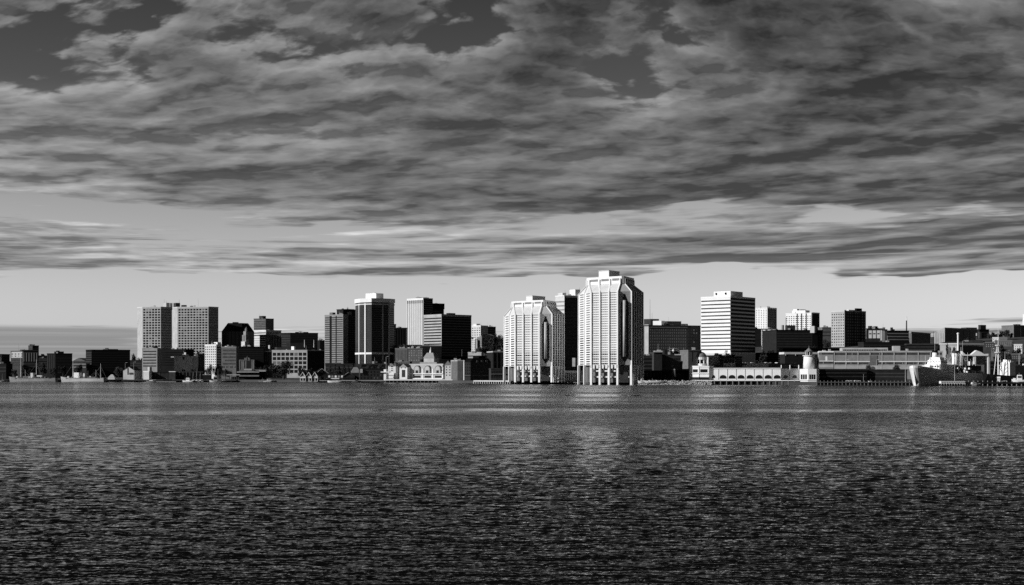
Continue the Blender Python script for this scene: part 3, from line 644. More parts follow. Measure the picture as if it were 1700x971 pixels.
# ============================================================ quay buildings, middle
def dormer_house():
    b = B('market_hall', 'pale harbour hall with four round arched gables and a stepped pyramid roof with a cupola', 'hall', [664, 735.5], [-30], 612, 1262, 'concrete', 22, cap=None)
    rt = b.root; A_, d, n, L = b.frame(0)
    MB().poly(off(b.P, .4), b.z1, WZ(604, 1262), [(b.P[0][0]*.9+b.P[1][0]*.1, b.P[0][1]+4), (b.P[1][0], b.P[1][1]+4), b.P[2], b.P[3]]).build('roof', 'concrete', rt)
    for k in range(4):
        u = .17+k*.24; z0 = b.zz(619); w_ = 3.2; seg = 10; vs = []; out = .9
        zc = b.zz(612.8)
        prof = [(-w_, z0)] + [(-w_*math.cos(math.pi*i/seg), zc+w_*1.05*math.sin(math.pi*i/seg)) for i in range(seg+1)] + [(w_, z0)]
        for o_ in (out, -3.5): vs += [(A_[0]+d[0]*(u*L+a)+n[0]*o_, A_[1]+d[1]*(u*L+a)+n[1]*o_, z) for a, z in prof]
        m_ = len(prof); g_ = MB().raw(vs, [tuple(range(m_)), tuple(reversed(range(m_, 2*m_)))] + [(i, i+m_, (i+1) % m_+m_, (i+1) % m_) for i in range(m_)]).build('arched_gable', 'slate', rt)
        prof2 = [(a*.8, zc+(z-zc)*.78 if z > zc else z) for a, z in prof]; vs = []
        for o_ in (out+.12, out-.3): vs += [(A_[0]+d[0]*(u*L+a)+n[0]*o_, A_[1]+d[1]*(u*L+a)+n[1]*o_, z) for a, z in prof2]
        MB().raw(vs, [tuple(range(m_)), tuple(reversed(range(m_, 2*m_)))] + [(i, i+m_, (i+1) % m_+m_, (i+1) % m_) for i in range(m_)]).build('gable_front', 'pale', g_, local=True) if False else MB().raw(vs, [tuple(range(m_)), tuple(reversed(range(m_, 2*m_)))] + [(i, i+m_, (i+1) % m_+m_, (i+1) % m_) for i in range(m_)]).build('gable_front', 'concrete', rt)
        b.panel('window', 0, u-.028, u+.028, 614.8, 619, 'glass', out+.2)
        b.panel('shop_window', 0, u-.075, u+.075, 623.5, 627, 'glass', .12)
    b.panel('cornice', 0, 0, 1, 619.5, 620.6, 'white', 1.0); b.panel('awning', 0, 0, 1, 627.8, 629.2, 'white', 1.4)
    b.piers(0, [.005, .05, .29, .53, .77, .995], 612, 631, .9, .4, 'white')
    # stepped roof and cupola
    Yc = 1275
    MB().poly(fp([697, 725], [-30], Yc, 14), WZ(605.5, Yc)-1, WZ(601.2, Yc)).build('attic', 'grey', rt)
    MB().poly(fp([703.5, 720.5], [-30], Yc+2, 9), WZ(602, Yc), WZ(594.3, Yc)).build('lantern_base', 'concrete', rt)
    Pb = off(fp([703.2, 720.8], [-30], Yc+2, 9), .5); Q = off(Pb, -3.6); MB().poly(Pb, WZ(594.3, Yc), WZ(585.5, Yc), Q).build('pyramid_roof', 'lead', rt)
    c0 = WX(715, Yc+6); MB().cyl(c0, Yc+6, WZ(587, Yc), WZ(581.5, Yc), 1.3, 1.0, 8).build('cupola', 'white', rt); MB().cyl(c0, Yc+6, WZ(581.5, Yc), WZ(575.5, Yc), .9, .08, 8).build('finial', 'pale', rt)
dormer_house()
b = B('gabled_house', 'narrow pale house with an oval gable window left of the cupola building', 'house', [645, 656.5], [-32], 608, 1268, 'pale', 16, cap=None)
b.gable('slate', 603.5); b.grid(0, 607, 617, 1, 3, .3, .5); b.piers(0, [.02, .98], 607, 620, .6, .3, 'white'); b.bands([0], 620.5, 631, 2, .3, 'grey')
b = B('brick_block', 'dim brick wing between the narrow pale house and the cupola building', 'building', [656.5, 663.5], [30], 604, 1266, 'mid', 12)
b = B('gabled_house', 'small pale gable with a big round arch window beside the cupola building', 'house', [663.3, 676], [-32], 610, 1256, 'pale', 8, cap=None)
b.gable('grey', 604, .2); b.panel('arch_window', 0, .3, .75, 614, 626, 'bronze', .1); b.grid(0, 606.5, 613, 2, 1, .3, .5)

b = B('brick_warehouse', 'brick warehouse end with white edge strips right of the cupola building', 'building', [749, 760, 770.5], [5, -35], 598.5, 1215, 'mid', cap='concrete')
b = b and b
b.piers(0, [.04], 598, 626, 1.1, .3, 'white', 'corner_strip'); b.panel('dark_side', 0, .66, 1, 599, 626, 'dark', .08); b.panel('pale_gable', 1, 0, 1, 598.5, 622, 'pale', .1); b.grid(1, 599.5, 621, 2, 5, .4, .55, 'glass', .1, .75, .16)
b.piers(1, [.97], 598, 631, 1.1, .35, 'white', 'corner_strip'); b.panel('dark_base', 1, 0, .85, 623, 628, 'black', .14)
b = B('gabled_house', 'pale weathered gable left of the brick warehouse end', 'house', [738.5, 749.5], [-25], 606, 1235, 'concrete', 14, cap=None); b.gable('slate', 598.5); b.grid(0, 607, 625, 2, 4, .3, .45)
b = B('brick_warehouse', 'big dark brick block with rows of arched windows under a black mansard roof', 'building', [770.5, 781, 815], [-8, 20], 601, 1200, 'dim', cap=None)
Q = off(b.P, -2.5); MB().poly(off(b.P, .4), b.z1, b.zz(594.5), Q).build('mansard_roof', 'black', b.root); MB().poly(off(fp([785, 795, 806], [-10, 20], 1206), 0), b.zz(596), b.zz(590.5)).build('roof_house', 'black', b.root)
b.grid(1, 602.5, 622, 7, 4, .4, .55, 'bronze'); b.grid(0, 602.5, 622, 3, 4, .4, .5, 'bronze'); b.panel('ledge', 1, 0, 1, 623, 624, 'mid', .5); b.panel('ledge', 0, 0, 1, 623, 624, 'mid', .5)
for k in range(3):
    u = .35+k*.22; b.panel('dormer', 1, u-.05, u+.05, 598, 601.5, 'mid', .4)
b = B('low_building', 'low glazed link in front of the dark glass office block', 'building', [815, 838], [8], 612, 1190, 'dim', 14); b.grid(0, 614, 628, 6, 2, .6, .6, 'bronze'); b.panel('ledge', 0, 0, 1, 620.5, 621.3, 'grey', .5)

# ============================================================ right of the tallest tower
b = B('hotel_block', 'long dark hotel block with a pale end strip, right of the tallest white tower', 'building', [1067.5, 1077, 1141, 1163], [-45, 12, 20], 540.5, 1350, 'dim', cap='dark')
b.panel('pale_end', 0, .25, .97, 538.8, 588, 'concrete', .1); b.grid(1, 545, 590, 17, 9, .4, .45, 'mid', .02, .98, cap=100); b.grid(2, 545, 590, 5, 9, .5, .5, 'glass')
b.box('penthouse', [1069, 1080, 1094], [-30, 12], 529.6, 542, 'dim', 8); b.box('lift_house', [1084, 1098, 1104], [-30, 40], 532.7, 541, 'white', 4)
b.box('plant_room', [1103, 1108, 1131], [-30, 12], 533.2, 542, 'dim', 8); b.box('tank_room', [1128, 1132, 1142], [-30, 12], 537.5, 542, 'dark', 10)
b.mast(1079, 496.5, 530, .35, 12, 'steel'); b.mast(1082.5, 519, 530, .25, 12); b.mast(1110, 526, 534, .12, 12); b.panel('cornice', 1, 0, 1, 543.2, 544.2, 'mid', .5)
b = B('office_block', 'dark low block with three window bands at the foot of the long hotel block', 'building', [1066, 1085.5], [4], 590.5, 1200, 'dim', 20); b.bands([0], 593, 617, 4, .6)
b = B('stair_tower', 'plain dark tower block with a white roof edge between two low dark blocks', 'building', [1085.5, 1099], [10], 585, 1195, 'dim', 14); b.panel('white_edge', 0, 0, 1.05, 582, 584.6, 'white', .6)
b = B('office_block', 'dark office block with several rows of small windows and faint ledges below the rooftop dish', 'building', [1099, 1133], [6], 589, 1205, 'dim', 24)
b.grid(0, 593, 616, 9, 4, .6, .5, 'glass'); b.panel('white_vent', 0, .62, .98, 588, 589.5, 'white', .5); b.box('penthouse', [1103, 1126], [6], 581, 589, 'dark', 8, 8)
t = thing('satellite_dish', 'white roof antenna cluster on curved arms above the dark office block', 'antenna', (WX(1118, 1212), 1212, WZ(582, 1212)))
MB().cyl(0, 0, -1.5, 2.2, .5, .4, 8).build('post', 'steel', t, local=True); MB().cyl(0, 0, -.4, .9, 1.3, .9, 10).build('hub', 'white', t, local=True)
for s_ in (-1, 1):
    for h_ in (2.2, .6): MB().bar((0, 0, h_), (s_*3.4, 0, h_-.7), .16).bar((s_*3.4, 0, h_-.7), (s_*5, 0, h_-1.5), .14).build('arm', 'steel', t, local=True)
b = B('office_block', 'narrow dark ribbed block left of the plain grey wall', 'building', [1133, 1143], [12], 587, 1215, 'dim', 20); b.piers(0, [.1, .35, .6, .85], 589, 614, .4, .3, 'mid')
b = B('warehouse', 'plain grey windowless block behind the domed corner building', 'building', [1142.5, 1164], [14], 581.3, 1190, 'mid', 20, cap='same'); b.piers(0, [.3, .72], 582, 600, .15, .1, 'dim', 'joint')
b = B('low_building', 'low dark shed with a flat roof edge left of the domed corner building', 'building', [1121, 1144], [6], 613, 1080, 'dim', 12, cap='mid'); b.bands([0], 615, 620, 1, .8, 'black')
b = B('low_building', 'low grey stone shed with a dark base above the rock bank', 'building', [1060, 1118], [3], 615.5, 1120, 'dark', 14, cap='dim'); b.grid(0, 617, 627, 10, 1, .5, .7, 'bronze')

# white striped tower on the right
b = B('office_tower', 'white tower with bold horizontal dark stripes', 'tower', [1163.5, 1212.8, 1253.8], [-39.5, 50.5], 494, 1300, 'white', cap=None)
b.panel('dark_side', 1, 0, 1, 494, 585, 'dim', .04)  # right side of the white tower painted dark for its shade
MB().poly(off(b.P, .15), b.z1-1.2, b.z1+.6).build('parapet', 'white', b.root)
pitch = 6.17
for k in range(14):
    y = 499.3+k*pitch
    for f, m_, hh in ((0, 'glass', 1.9), (1, 'glass', 2.5)):
        mb = MB(); b.quad(mb, f, .015 if f == 0 else 0, .99, b.zz(y+hh), b.zz(y), .12); mb.build('window_band', m_, b.root)
b.box('penthouse', [1185, 1212.8, 1233], [-39.5, 50.5], 484.2, 495, 'white', 0); P2 = fp([1212.9, 1233.1], [50.5], 1279.5, .5)
b.bands([0], 586, 590, 1, .4, 'glass')
P3 = fp([1186, 1213, 1233], [-39.5, 50.5], 1299)
for u in (.1, .68):
    A_ = P3[0]; C_ = P3[1]; x = A_[0]*(1-u)+C_[0]*u; y = A_[1]*(1-u)+C_[1]*u; MB().box(x-.6, x+.6, y-.6, y+.6, WZ(489.5, 1300), WZ(486.5, 1300)).build('roof_vent', 'glass', b.root)
b = B('podium', 'bright podium under the boldly striped white tower', 'building', [1160, 1213, 1254], [-39.5, 40], 586, 1262, 'pale', cap='white'); b.bands([0], 588.5, 594, 1, .5)
b = B('apartment_tower', 'white apartment tower with dotted windows directly right of the striped tower', 'tower', [1254, 1274, 1289.5], [-36, 48], 511.5, 1700, 'white', cap='white')
b.grid(0, 514, 546, 5, 11, .35, .4, 'glass'); b.panel('dark_side', 1, 0, 1, 510.8, 560, 'mid', .05); b.grid(1, 513, 548, 5, 9, .4, .35, 'dark', out=.1)  # side away from the sun given a darker colour as shade
b = B('apartment_block', 'mottled pale apartment block with stacked balconies in front of the dotted white tower', 'building', [1264.5, 1289.5], [-14], 546, 1600, 'grey', 20, cap='dim')
for u in (.08, .42, .76):
    for k in range(10): mb = MB(); z = b.zz(549+k*3.8); b.quad(mb, 0, u, u+.17, z, z+1.1, 1.1); mb.build('balcony', 'white', b.root)
b.grid(0, 547, 586, 8, 10, .5, .45, 'glass', out=.05); b.box('plant_room', [1278, 1281, 1288], [-30, 14], 543.5, 547, 'dim', 6)
b = B('office_block', 'narrow dark block wedged between the striped tower and the mottled balcony block', 'building', [1250, 1264], [6], 546, 1660, 'dark', 18)
b = B('office_block', 'wide black office block in the gap between the two white apartment towers', 'building', [1289, 1366], [10], 547.8, 1400, 'dark', 40, cap='black')
b.bands([0], 551, 582, 7, .35, 'dim'); b.box('penthouse', [1303.5, 1307, 1320.5], [-30, 10], 540, 548, 'dim', 10); b.box('white_vent', [1296.5, 1299, 1301.5], [-30, 30], 539.5, 548, 'concrete', 12)
b.box('lift_house', [1345, 1352, 1355], [-25, 40], 541.3, 548.5, 'pale', 6); b.panel('dark_tower', 0, .76, .88, 547, 580, 'black', 1.0)
b = B('apartment_tower', 'white apartment tower with stepped roof behind the wide black block', 'tower', [1304.5, 1347, 1360.5], [-36, 46], 520.5, 1700, 'white', cap='white')
b.grid(0, 524, 548, 11, 7, .45, .42, 'glass'); b.panel('dark_side', 1, .15, 1, 519.5, 560, 'dim', .05); b.bands([1], 522, 548, 8, .3, 'dark', .1, .2, .95)  # shaded right side made by a dark panel colour
b.box('upper_storey', [1315, 1337, 1344], [-36, 46], 515.5, 521, 'white', 5); b.box('penthouse', [1317, 1323, 1327], [-36, 46], 513, 516, 'white', 9)
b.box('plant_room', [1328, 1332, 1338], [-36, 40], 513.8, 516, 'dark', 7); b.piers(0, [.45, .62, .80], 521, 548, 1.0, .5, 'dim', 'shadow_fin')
b = B('low_building', 'plain grey low block on the slope left of the dark bay-fronted tower', 'building', [1365, 1380], [8], 543.5, 1650, 'mid', 14); b.bands([0], 548, 560, 2, .3, 'dim')
b = B('apartment_tower', 'dark apartment tower with vertical bays, its left face lit bright near the top', 'tower', [1380, 1402, 1437.5], [-40, 34], 517, 1600, 'concrete', cap='pale')
b.grid(0, 520, 575, 6, 12, .45, .42); b.panel('dark_front', 1, 0, 1, 516, 577, 'dim', .04); b.grid(1, 518, 576, 9, 12, .5, .45, 'grey', out=.1)  # dark panel colour stands in for shade on the right front
for u in (.0, .40, .72): b.piers(1, [u+.03], 515, 577, 1.0, .6, 'dark', 'recess_fin')
b.box('penthouse', [1406, 1409, 1419], [-40, 34], 514.2, 518, 'white', 8); b.box('plant_room', [1419, 1422, 1431], [-40, 34], 511.8, 518, 'black', 8)
b = B('low_building', 'dark low block below the dark bay-fronted apartment tower', 'building', [1438, 1464, 1466], [-8, 50], 545.5, 1500, 'dark', cap='black')
for u in (.16, .42, .68): b.panel('pale_bay', 0, u, u+.2, 548.5, 561.5, 'pale', .1) ; b.panel('window', 0, u+.03, u+.17, 553, 555, 'dim', .15)  # pale panels set into the dark wall, their own colour
b.box('roof_house', [1441, 1445, 1448], [-30, 20], 541, 546, 'dim', 5); b.box('plant_room', [1450, 1453, 1457], [-30, 20], 541.5, 546, 'black', 5)
b = B('warehouse', 'plain grey panel building between the pale-bay block and the dark industrial block', 'building', [1463.5, 1473], [6], 547, 1495, 'concrete', 14, cap='dim')
b = B('warehouse', 'dark industrial block with three grey bands and rooftop stack at the right', 'building', [1473, 1509], [12], 549, 1490, 'dark', 20, cap='black'); b.bands([0], 551, 566, 3, .35, 'grey', .1)
b.box('roof_house', [1478, 1480, 1482.5], [-30, 14], 543.5, 550, 'dim', 5)
t = thing('chimney', 'tall thin chimney stack with a pale tip above the dark industrial block', 'chimney', (WX(1505, 1510), 1510, terrain(WX(1505, 1510), 1510)))
zt = WZ(532, 1510)-t.location[2]; MB().cyl(0, 0, 0, zt, 1.0, .65, 10).build('stack', 'dim', t, local=True); MB().cyl(0, 0, zt, zt+4.5, .5, .4, 10).build('tip', 'white', t, local=True)
b = B('warehouse', 'long grey shed with a sloping roof line right of the chimney stack', 'building', [1509.5, 1541, 1545], [20, -30], 553.5, 1480, 'mid', cap=None)
P = b.P; zr = [b.zz(551), b.zz(556), b.zz(556), b.zz(551)]
MB().raw([(x, y, b.z1-.1) for x, y in off(P, .5)] + [(x, y, z) for (x, y), z in zip(off(P, .5), [WZ(550.5, 1480), WZ(553, 1480), WZ(552.8, 1480), WZ(550.5, 1480)])], [(0, 1, 2, 3), (7, 6, 5, 4), (0, 4, 5, 1), (1, 5, 6, 2), (2, 6, 7, 3), (3, 7, 4, 0)]).build('roof', 'grey', b.root)
b.panel('lit_end', 1, 0, 1, 555, 572, 'pale', .1)  # end wall coloured paler to look sunlit
b = B('power_hall', 'big hall with a pale gabled end and long dark side wall on the hill', 'hall', [1551, 1568.5, 1620], [-30, 22], 551, 1560, 'concrete', cap=None)
MB().raw([(*p, b.z1-.2) for p in b.P] + [(*p, z) for p, z in zip(b.P, [WZ(552, 1560), WZ(543.8, 1560), WZ(545.5, 1560), WZ(550, 1560)])], [(3, 2, 1, 0), (4, 5, 6, 7), (0, 1, 5, 4), (1, 2, 6, 5), (2, 3, 7, 6), (3, 0, 4, 7)]).build('upper_wall', 'concrete', b.root)
b.panel('dark_side', 1, 0, 1, 546, 575, 'mid', .08); b.piers(0, [.1, .25, .4, .55, .7, .85], 553, 570, .35, .2, 'grey'); b.piers(1, [.2, .4, .6, .8], 546, 572, .3, .2, 'dim', 'joint')  # long side wall coloured darker for its shade
b.box('roof_hump', [1604, 1622], [16], 543.5, 549, 'dim', 12, 10); b.mast(1550, 550, 575, .35, -3, 'dark', 'downpipe')
b = B('apartment_tower', 'small dark tower with a raised cap right of the big gabled hall', 'tower', [1622, 1626, 1642], [-30, 18], 547, 1640, 'dark')
b.box('cap_storey', [1624, 1628, 1637], [-30, 18], 539.3, 548, 'dim', 5); b.mast(1630, 534, 541, .2); b.panel('pale_face', 1, -.05, .2, 551, 562, 'grey', .2); b.bands([1], 550, 562, 4, .3, 'mid', .08, .3, .95)
b = B('apartment_tower', 'brick apartment tower with one white window strip at the right edge', 'tower', [1683, 1701], [24], 540, 1650, 'mid', 20)
b.grid(0, 542, 570, 5, 8, .35, .4, 'dim'); b.piers(0, [.64], 543, 571, .8, .2, 'pale', 'window_strip'); b.box('plant_room', [1687, 1694], [24], 538, 541, 'dim', 6, 5)
b = B('white_tower', 'sliver of a white tower cut off by the right edge of the picture', 'tower', [1697.5, 1701, 1715], [-40, 40], 532, 1700, 'white'); b.box('upper_storey', [1698, 1704, 1712], [-40, 40], 521.5, 533, 'white', 3)
# ============================================================ long terminal, arcade, lighthouse
b = B('terminal_shed', 'very long pale harbour shed with two rows of windows behind the docked ships', 'shed', [1385, 1565], [-8], 583.2, 1110, 'grey', 45, cap='concrete')
for k in range(9):
    u = (k+.06)/9; b.grid(0, 585.6, 589.4, 9, 1, .7, .9, 'glass', u, (k+.94)/9)
    if k != 2 or True: b.grid(0, 601.4, 604.6, 9, 1, .7, .9, 'glass', u, (k+.94)/9, cap=9)
b.panel('ledge', 0, 0, .33, 599.6, 601, 'white', .3); b.panel('ledge', 0, .42, 1, 599.6, 601, 'white', .3); b.panel('plinth_wall', 0, 0, 1, 606.5, 613, 'concrete', .2)
b.piers(0, [k/9 for k in range(10)], 583.2, 612, .5, .25, 'concrete', 'pilaster'); b.panel('brick_wall', 0, .33, .40, 590, 606, 'mid', .3)
b.box('upper_storey', [1398, 1474], [-8], 577.3, 584, 'concrete', 8, 20); P_ = fp([1398, 1474], [-8], 1117.8, 1)
mb = MB()
for k in range(26): x0 = 1400+k*2.8; Y_ = 1117.9-(x0-1398)*.066; mb.box(WX(x0, Y_), WX(x0+1.8, Y_), Y_-.15, Y_+.5, WZ(582.3, Y_), WZ(580, Y_))
mb.build('clerestory_window', 'glass', b.root); b.box('stair_head', [1483, 1494.5], [-8], 574.3, 584, 'concrete', 10, 8); b.panel('canopy', 0, .28, .6, 580, 581, 'white', .5) if False else None
b = B('terminal_shed', 'short brick end block at the left end of the very long pale shed', 'shed', [1360, 1383.5], [-10], 583.5, 1114, 'grey', 25, cap='white')
b.grid(0, 585.3, 588.8, 12, 1, .7, .9, 'glass'); b.grid(0, 600.2, 603.8, 12, 1, .7, .9, 'glass'); b.panel('white_door', 0, .44, .58, 591.5, 598.5, 'white', .1); b.panel('ledge', 0, 0, 1, 598.8, 600, 'white', .3); b.panel('plinth_wall', 0, 0, 1, 605.5, 610, 'concrete', .2)
b = B('roof_canopy', 'low dark shed with a long pale flat canopy behind the small lighthouse', 'shed', [1303, 1362], [6], 586, 1180, 'dark', 14, cap=None)
MB().poly(off(b.P, .8), b.z1-1.0, b.z1+.8).build('roof_slab', 'pale', b.root); b.piers(0, [.02, .3, .6, .95], 587.5, 590, .4, .5, 'pale', 'post')
b = B('low_building', 'dark long building behind the arcade with small bright roof vents', 'building', [1216, 1335], [4], 604, 1150, 'dark', 25, cap='black')

# domed corner building
b = B('domed_pavilion', 'white two storey corner building carrying a small dome on columns', 'pavilion', [1146, 1160.5, 1177], [-34, -16], 608, 1016, 'white', 12, cap='white')
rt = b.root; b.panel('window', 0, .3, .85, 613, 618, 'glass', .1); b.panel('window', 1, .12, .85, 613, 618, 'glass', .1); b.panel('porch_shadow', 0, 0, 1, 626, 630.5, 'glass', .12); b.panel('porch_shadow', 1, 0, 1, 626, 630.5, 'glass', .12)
b.piers(0, [.0, .98], 606, 626, .5, .35, 'white'); b.panel('string_course', 0, 0, 1, 619.5, 620.5, 'pale', .5); b.panel('string_course', 1, 0, 1, 619.5, 620.5, 'pale', .5)
cx, cy = WX(1164.3, 1020), 1020; zz = lambda y: WZ(y, 1020)
MB().cyl(cx, cy, zz(609), zz(603.5), 4.4, n=16).build('drum', 'white', rt); MB().cyl(cx, cy, zz(604), zz(597), 3.1, n=12).build('lantern_core', 'glass', rt)
for k in range(8):
    a = 2*math.pi*(k+.5)/8; MB().cyl(cx+3.7*math.cos(a), cy+3.7*math.sin(a), zz(604), zz(596.5), .42, n=6).build('column', 'white', rt)
MB().cyl(cx, cy, zz(597), zz(592.8), 4.2, n=16).build('ring', 'white', rt)
mb = MB(); prev = 3.9; 
for k in range(6):
    a0, a1 = math.pi/2*k/6, math.pi/2*(k+1)/6; h = zz(584)-zz(592.8)
    mb.cyl(cx, cy, zz(592.8)+h*math.sin(a0), zz(592.8)+h*math.sin(a1), 3.9*math.cos(a0), max(.1, 3.9*math.cos(a1)), 16)
mb.build('dome', 'lead', rt, True); MB().cyl(cx, cy, zz(584.4), zz(579), .25, .08, 6).build('finial', 'lead', rt)
# arcade
b = B('arcade_hall', 'long white quay arcade with a row of dark arched openings, its last bays grey', 'hall', [1177.5, 1296, 1327], [-12, 25], 612, 1012, 'white', 12, cap=None)
rt = b.root; A_, d, n, L = b.frame(0)
def arch(i, u, w_, y0, y1, nm='arch'):
    A_, d, n, L = b.frame(i); z0, zt = b.zz(y1), b.zz(y0); zc = z0+(zt-z0)*.35; prof = [(-w_, z0)]+[(-w_*math.cos(math.pi*k/8), zc+(zt-zc)*math.sin(math.pi*k/8)) for k in range(9)]+[(w_, z0)]; vs = []
    for o_ in (.1, -.3): vs += [(A_[0]+d[0]*(u*L+a)+n[0]*o_, A_[1]+d[1]*(u*L+a)+n[1]*o_, z) for a, z in prof]
    m_ = len(prof); return MB().raw(vs, [tuple(range(m_)), tuple(reversed(range(m_, 2*m_)))] + [(j, j+m_, (j+1) % m_+m_, (j+1) % m_) for j in range(m_)]).build(nm, 'glass', rt)
arch(0, .06, 1.1, 622.5, 627.5)
for k in range(7): arch(0, .195+k*.126, 2.45, 622.4, 628.4); 
for k in range(8): b.piers(0, [.13+k*.1245], 611.5, 630, .28, .22, 'concrete', 'pilaster')
for k in range(2): arch(1, .27+k*.48, 2.0, 622.6, 627.6)
b.piers(1, [.04, .5, .97], 606, 631, .45, .35, 'white', 'post'); b.panel('ledge', 0, 0, 1, 610.6, 612.3, 'pale', .35)
def ridge(xs, Y, y0, y1, mat, yaw, dep, name='roof_section', k=.5): 
    P = fp(xs, [yaw], Y, dep); cx = sum(p[0] for p in P)/4; cy = sum(p[1] for p in P)/4
    return MB().poly(P, WZ(y1, Y), WZ(y0, Y), [(cx+(x-cx)*k, cy+(y-cy)*.3) for x, y in P]).build(name, mat, b.root)
b = B('pump_house', 'pale grey box building with a bright left end behind the arcade, left part', 'building', [1189, 1194, 1201], [0, -24], 590.5, 1085, 'pale', 10, cap='white') if False else B('pump_house', 'pale box building with a bright left end behind the left part of the arcade', 'building', [1176, 1194, 1202.5], [30, -30], 591.5, 1085, 'pale', cap='white')
b = B('low_building', 'dark fluted shed with a thin white roof edge behind the arcade', 'shed', [1203, 1232], [28], 592, 1080, 'mid', 14, cap='black'); b.piers(0, [k/10+.03 for k in range(10)], 594, 604, .3, .2, 'dim', 'rib')
b = B('low_building', 'bright low white roof house standing between the fluted shed and the arcade', 'building', [1201, 1216], [-26], 602.5, 1062, 'white', 8, cap=None)
b = B('hipped_shed', 'dark grey hipped roof between two bright white roof houses behind the arcade', 'shed', [1216, 1241], [26], 607, 1064, 'grey', 14, cap=None); b.hip('slate', 600.5)
b = B('low_building', 'large bright white roof house behind the middle of the arcade', 'building', [1240.5, 1271.5], [-22], 603, 1060, 'white', 10, cap='white'); b.panel('slope', 0, -.25, .05, 606, 612, 'white', .3)
b = B('hipped_shed', 'grey speckled shed roof behind the right part of the arcade', 'shed', [1272, 1300], [16], 605, 1064, 'mid', 10, cap=None)
b = B('hipped_shed', 'dark low hipped shed left behind the arcade, beside the dome', 'shed', [1177, 1200], [10], 608, 1050, 'slate', 8, cap=None); b.hip('slate', 605.5)

# lighthouse
Yl = 1010; lx = WX(1343.5, Yl); zl = lambda y: WZ(y, Yl)
t = thing('lighthouse', 'small round white harbour lighthouse with a lead cap on a square base', 'lighthouse', (lx, Yl, 0.8))
MB().poly(fp([1327.5, 1341.5, 1355.5], [-40, -8], Yl-7, 9), .8, zl(612.5)).build('base', 'white', t)
bb = B.__new__(B); bb.P = fp([1327.5, 1341.5, 1355.5], [-40, -8], Yl-7, 9); bb.Y = Yl-3.5; bb.root = t; bb.z0 = 1; bb.z1 = zl(612.5)
for f in (0, 1):
    for q in range(3): bb.panel('window', f, .14+q*.26, .34+q*.26, 621.5, 629.5, 'glass', .1)
    bb.panel('base_ledge', f, 0, 1, 630.5, 631.5, 'pale', .3)
MB().cyl(lx, Yl+1, zl(612.5), zl(590.5), 4.3, 3.75, 24).build('tower', 'white', t, True)
MB().cyl(lx, Yl+1, zl(591), zl(589.6), 4.6, n=24).build('gallery', 'pale', t); MB().cyl(lx, Yl+1, zl(590), zl(583.5), 2.3, n=12).build('lantern_glass', 'glass', t)
for k in range(8):
    a = 2*math.pi*k/8; MB().cyl(lx+2.45*math.cos(a), Yl+1+2.45*math.sin(a), zl(590), zl(583.5), .2, n=5).build('lantern_post', 'white', t)
MB().cyl(lx, Yl+1, zl(583.8), zl(582.4), 3.1, n=16).cyl(lx, Yl+1, zl(582.5), zl(578), 2.7, .5, 16).build('cap', 'lead', t); MB().cyl(lx, Yl+1, zl(578.2), zl(573.5), .28, .08, 6).build('finial', 'lead', t)

# ============================================================ quays, wharves and piers (things with deck and piles)
def wharf(name, label, x0, x1, Y0, Y1, zt, mat='sail', pile='timber', dpx=6, depth=10, th=.6, pr=.25, grp='wharves along the harbour front', top=0):
    a = (WX(x0, Y0), Y0); c = (WX(x1, Y1), Y1); L = math.hypot(c[0]-a[0], c[1]-a[1]); d = ((c[0]-a[0])/L, (c[1]-a[1])/L); n = (d[1], -d[0])
    t = thing(name, label, 'wharf', (a[0], a[1], 0), 0, grp)
    P = [a, c, (c[0]-n[0]*depth, c[1]-n[1]*depth), (a[0]-n[0]*depth, a[1]-n[1]*depth)]
    MB().poly(P, zt-th, zt).build('deck', mat, t)
    k = 0
    while k*dpx*Y0/FX < L:
        s_ = k*dpx*Y0/FX; x, y = a[0]+d[0]*s_-n[0]*.35, a[1]+d[1]*s_-n[1]*.35
        MB().cyl(x, y, -3, zt+top, pr, n=6).build('pile', pile, t); k += 1
    MB().poly([(x-n[0]*1.5-0*y, y-n[1]*1.5) for x, y in P[:2]] + P[2:], -2, zt-th-.02).build('understructure', 'black', t)
    return t
wharf('wharf', 'bright timber wharf with dark gaps below, left of the shorter slanted white tower', 786, 866, 1118, 1084, 2.6, 'pale', 'white', 5, 14, .9)
wharf('wharf', 'dark low wharf in front of the shorter slanted white tower', 866, 936, 1076, 1058, 2.2, 'dim', 'black', 6, 10, 1.2)
wharf('wharf', 'thin dark boardwalk between the feet of the two slanted white towers', 936, 962, 1056, 1046, 1.6, 'mid', 'timber', 5, 8, .5)
wharf('wharf', 'white edged boardwalk on short piles below the arcade', 1156, 1328, 1003, 986, 3.4, 'white', 'timber', 10, 8, .55, .4)
wharf('wharf', 'pale stepped landing in front of the cupola building', 640, 752, 1236, 1214, 3.0, 'pale', 'timber', 7, 18, 1.0)
wharf('wharf', 'dark fenced wharf between the lighthouse and the docked ship', 1356, 1512, 966, 938, 2.4, 'dim', 'timber', 6, 14, .7, .2, top=.9)
wharf('wharf', 'long dark pier on pale tipped piles below the second ship at the right edge', 1600, 1716, 914, 900, 2.6, 'black', 'grey', 7.5, 16, 1.2, .28, top=.8)
wharf('wharf', 'dark timber quay behind the two moored ships at the far left', -30, 200, 1392, 1364, 2.3, 'black', 'dim', 12, 14, 1.0)
wharf('wharf', 'dark timber quay with moored boats below the twin towers', 202, 392, 1360, 1342, 2.0, 'dim', 'dim', 10, 12, .8)
wharf('wharf', 'low dark wharf between the white gabled boathouses and the dark brick shed', 528, 640, 1290, 1262, 2.0, 'timber', 'dim', 9, 10, .8)
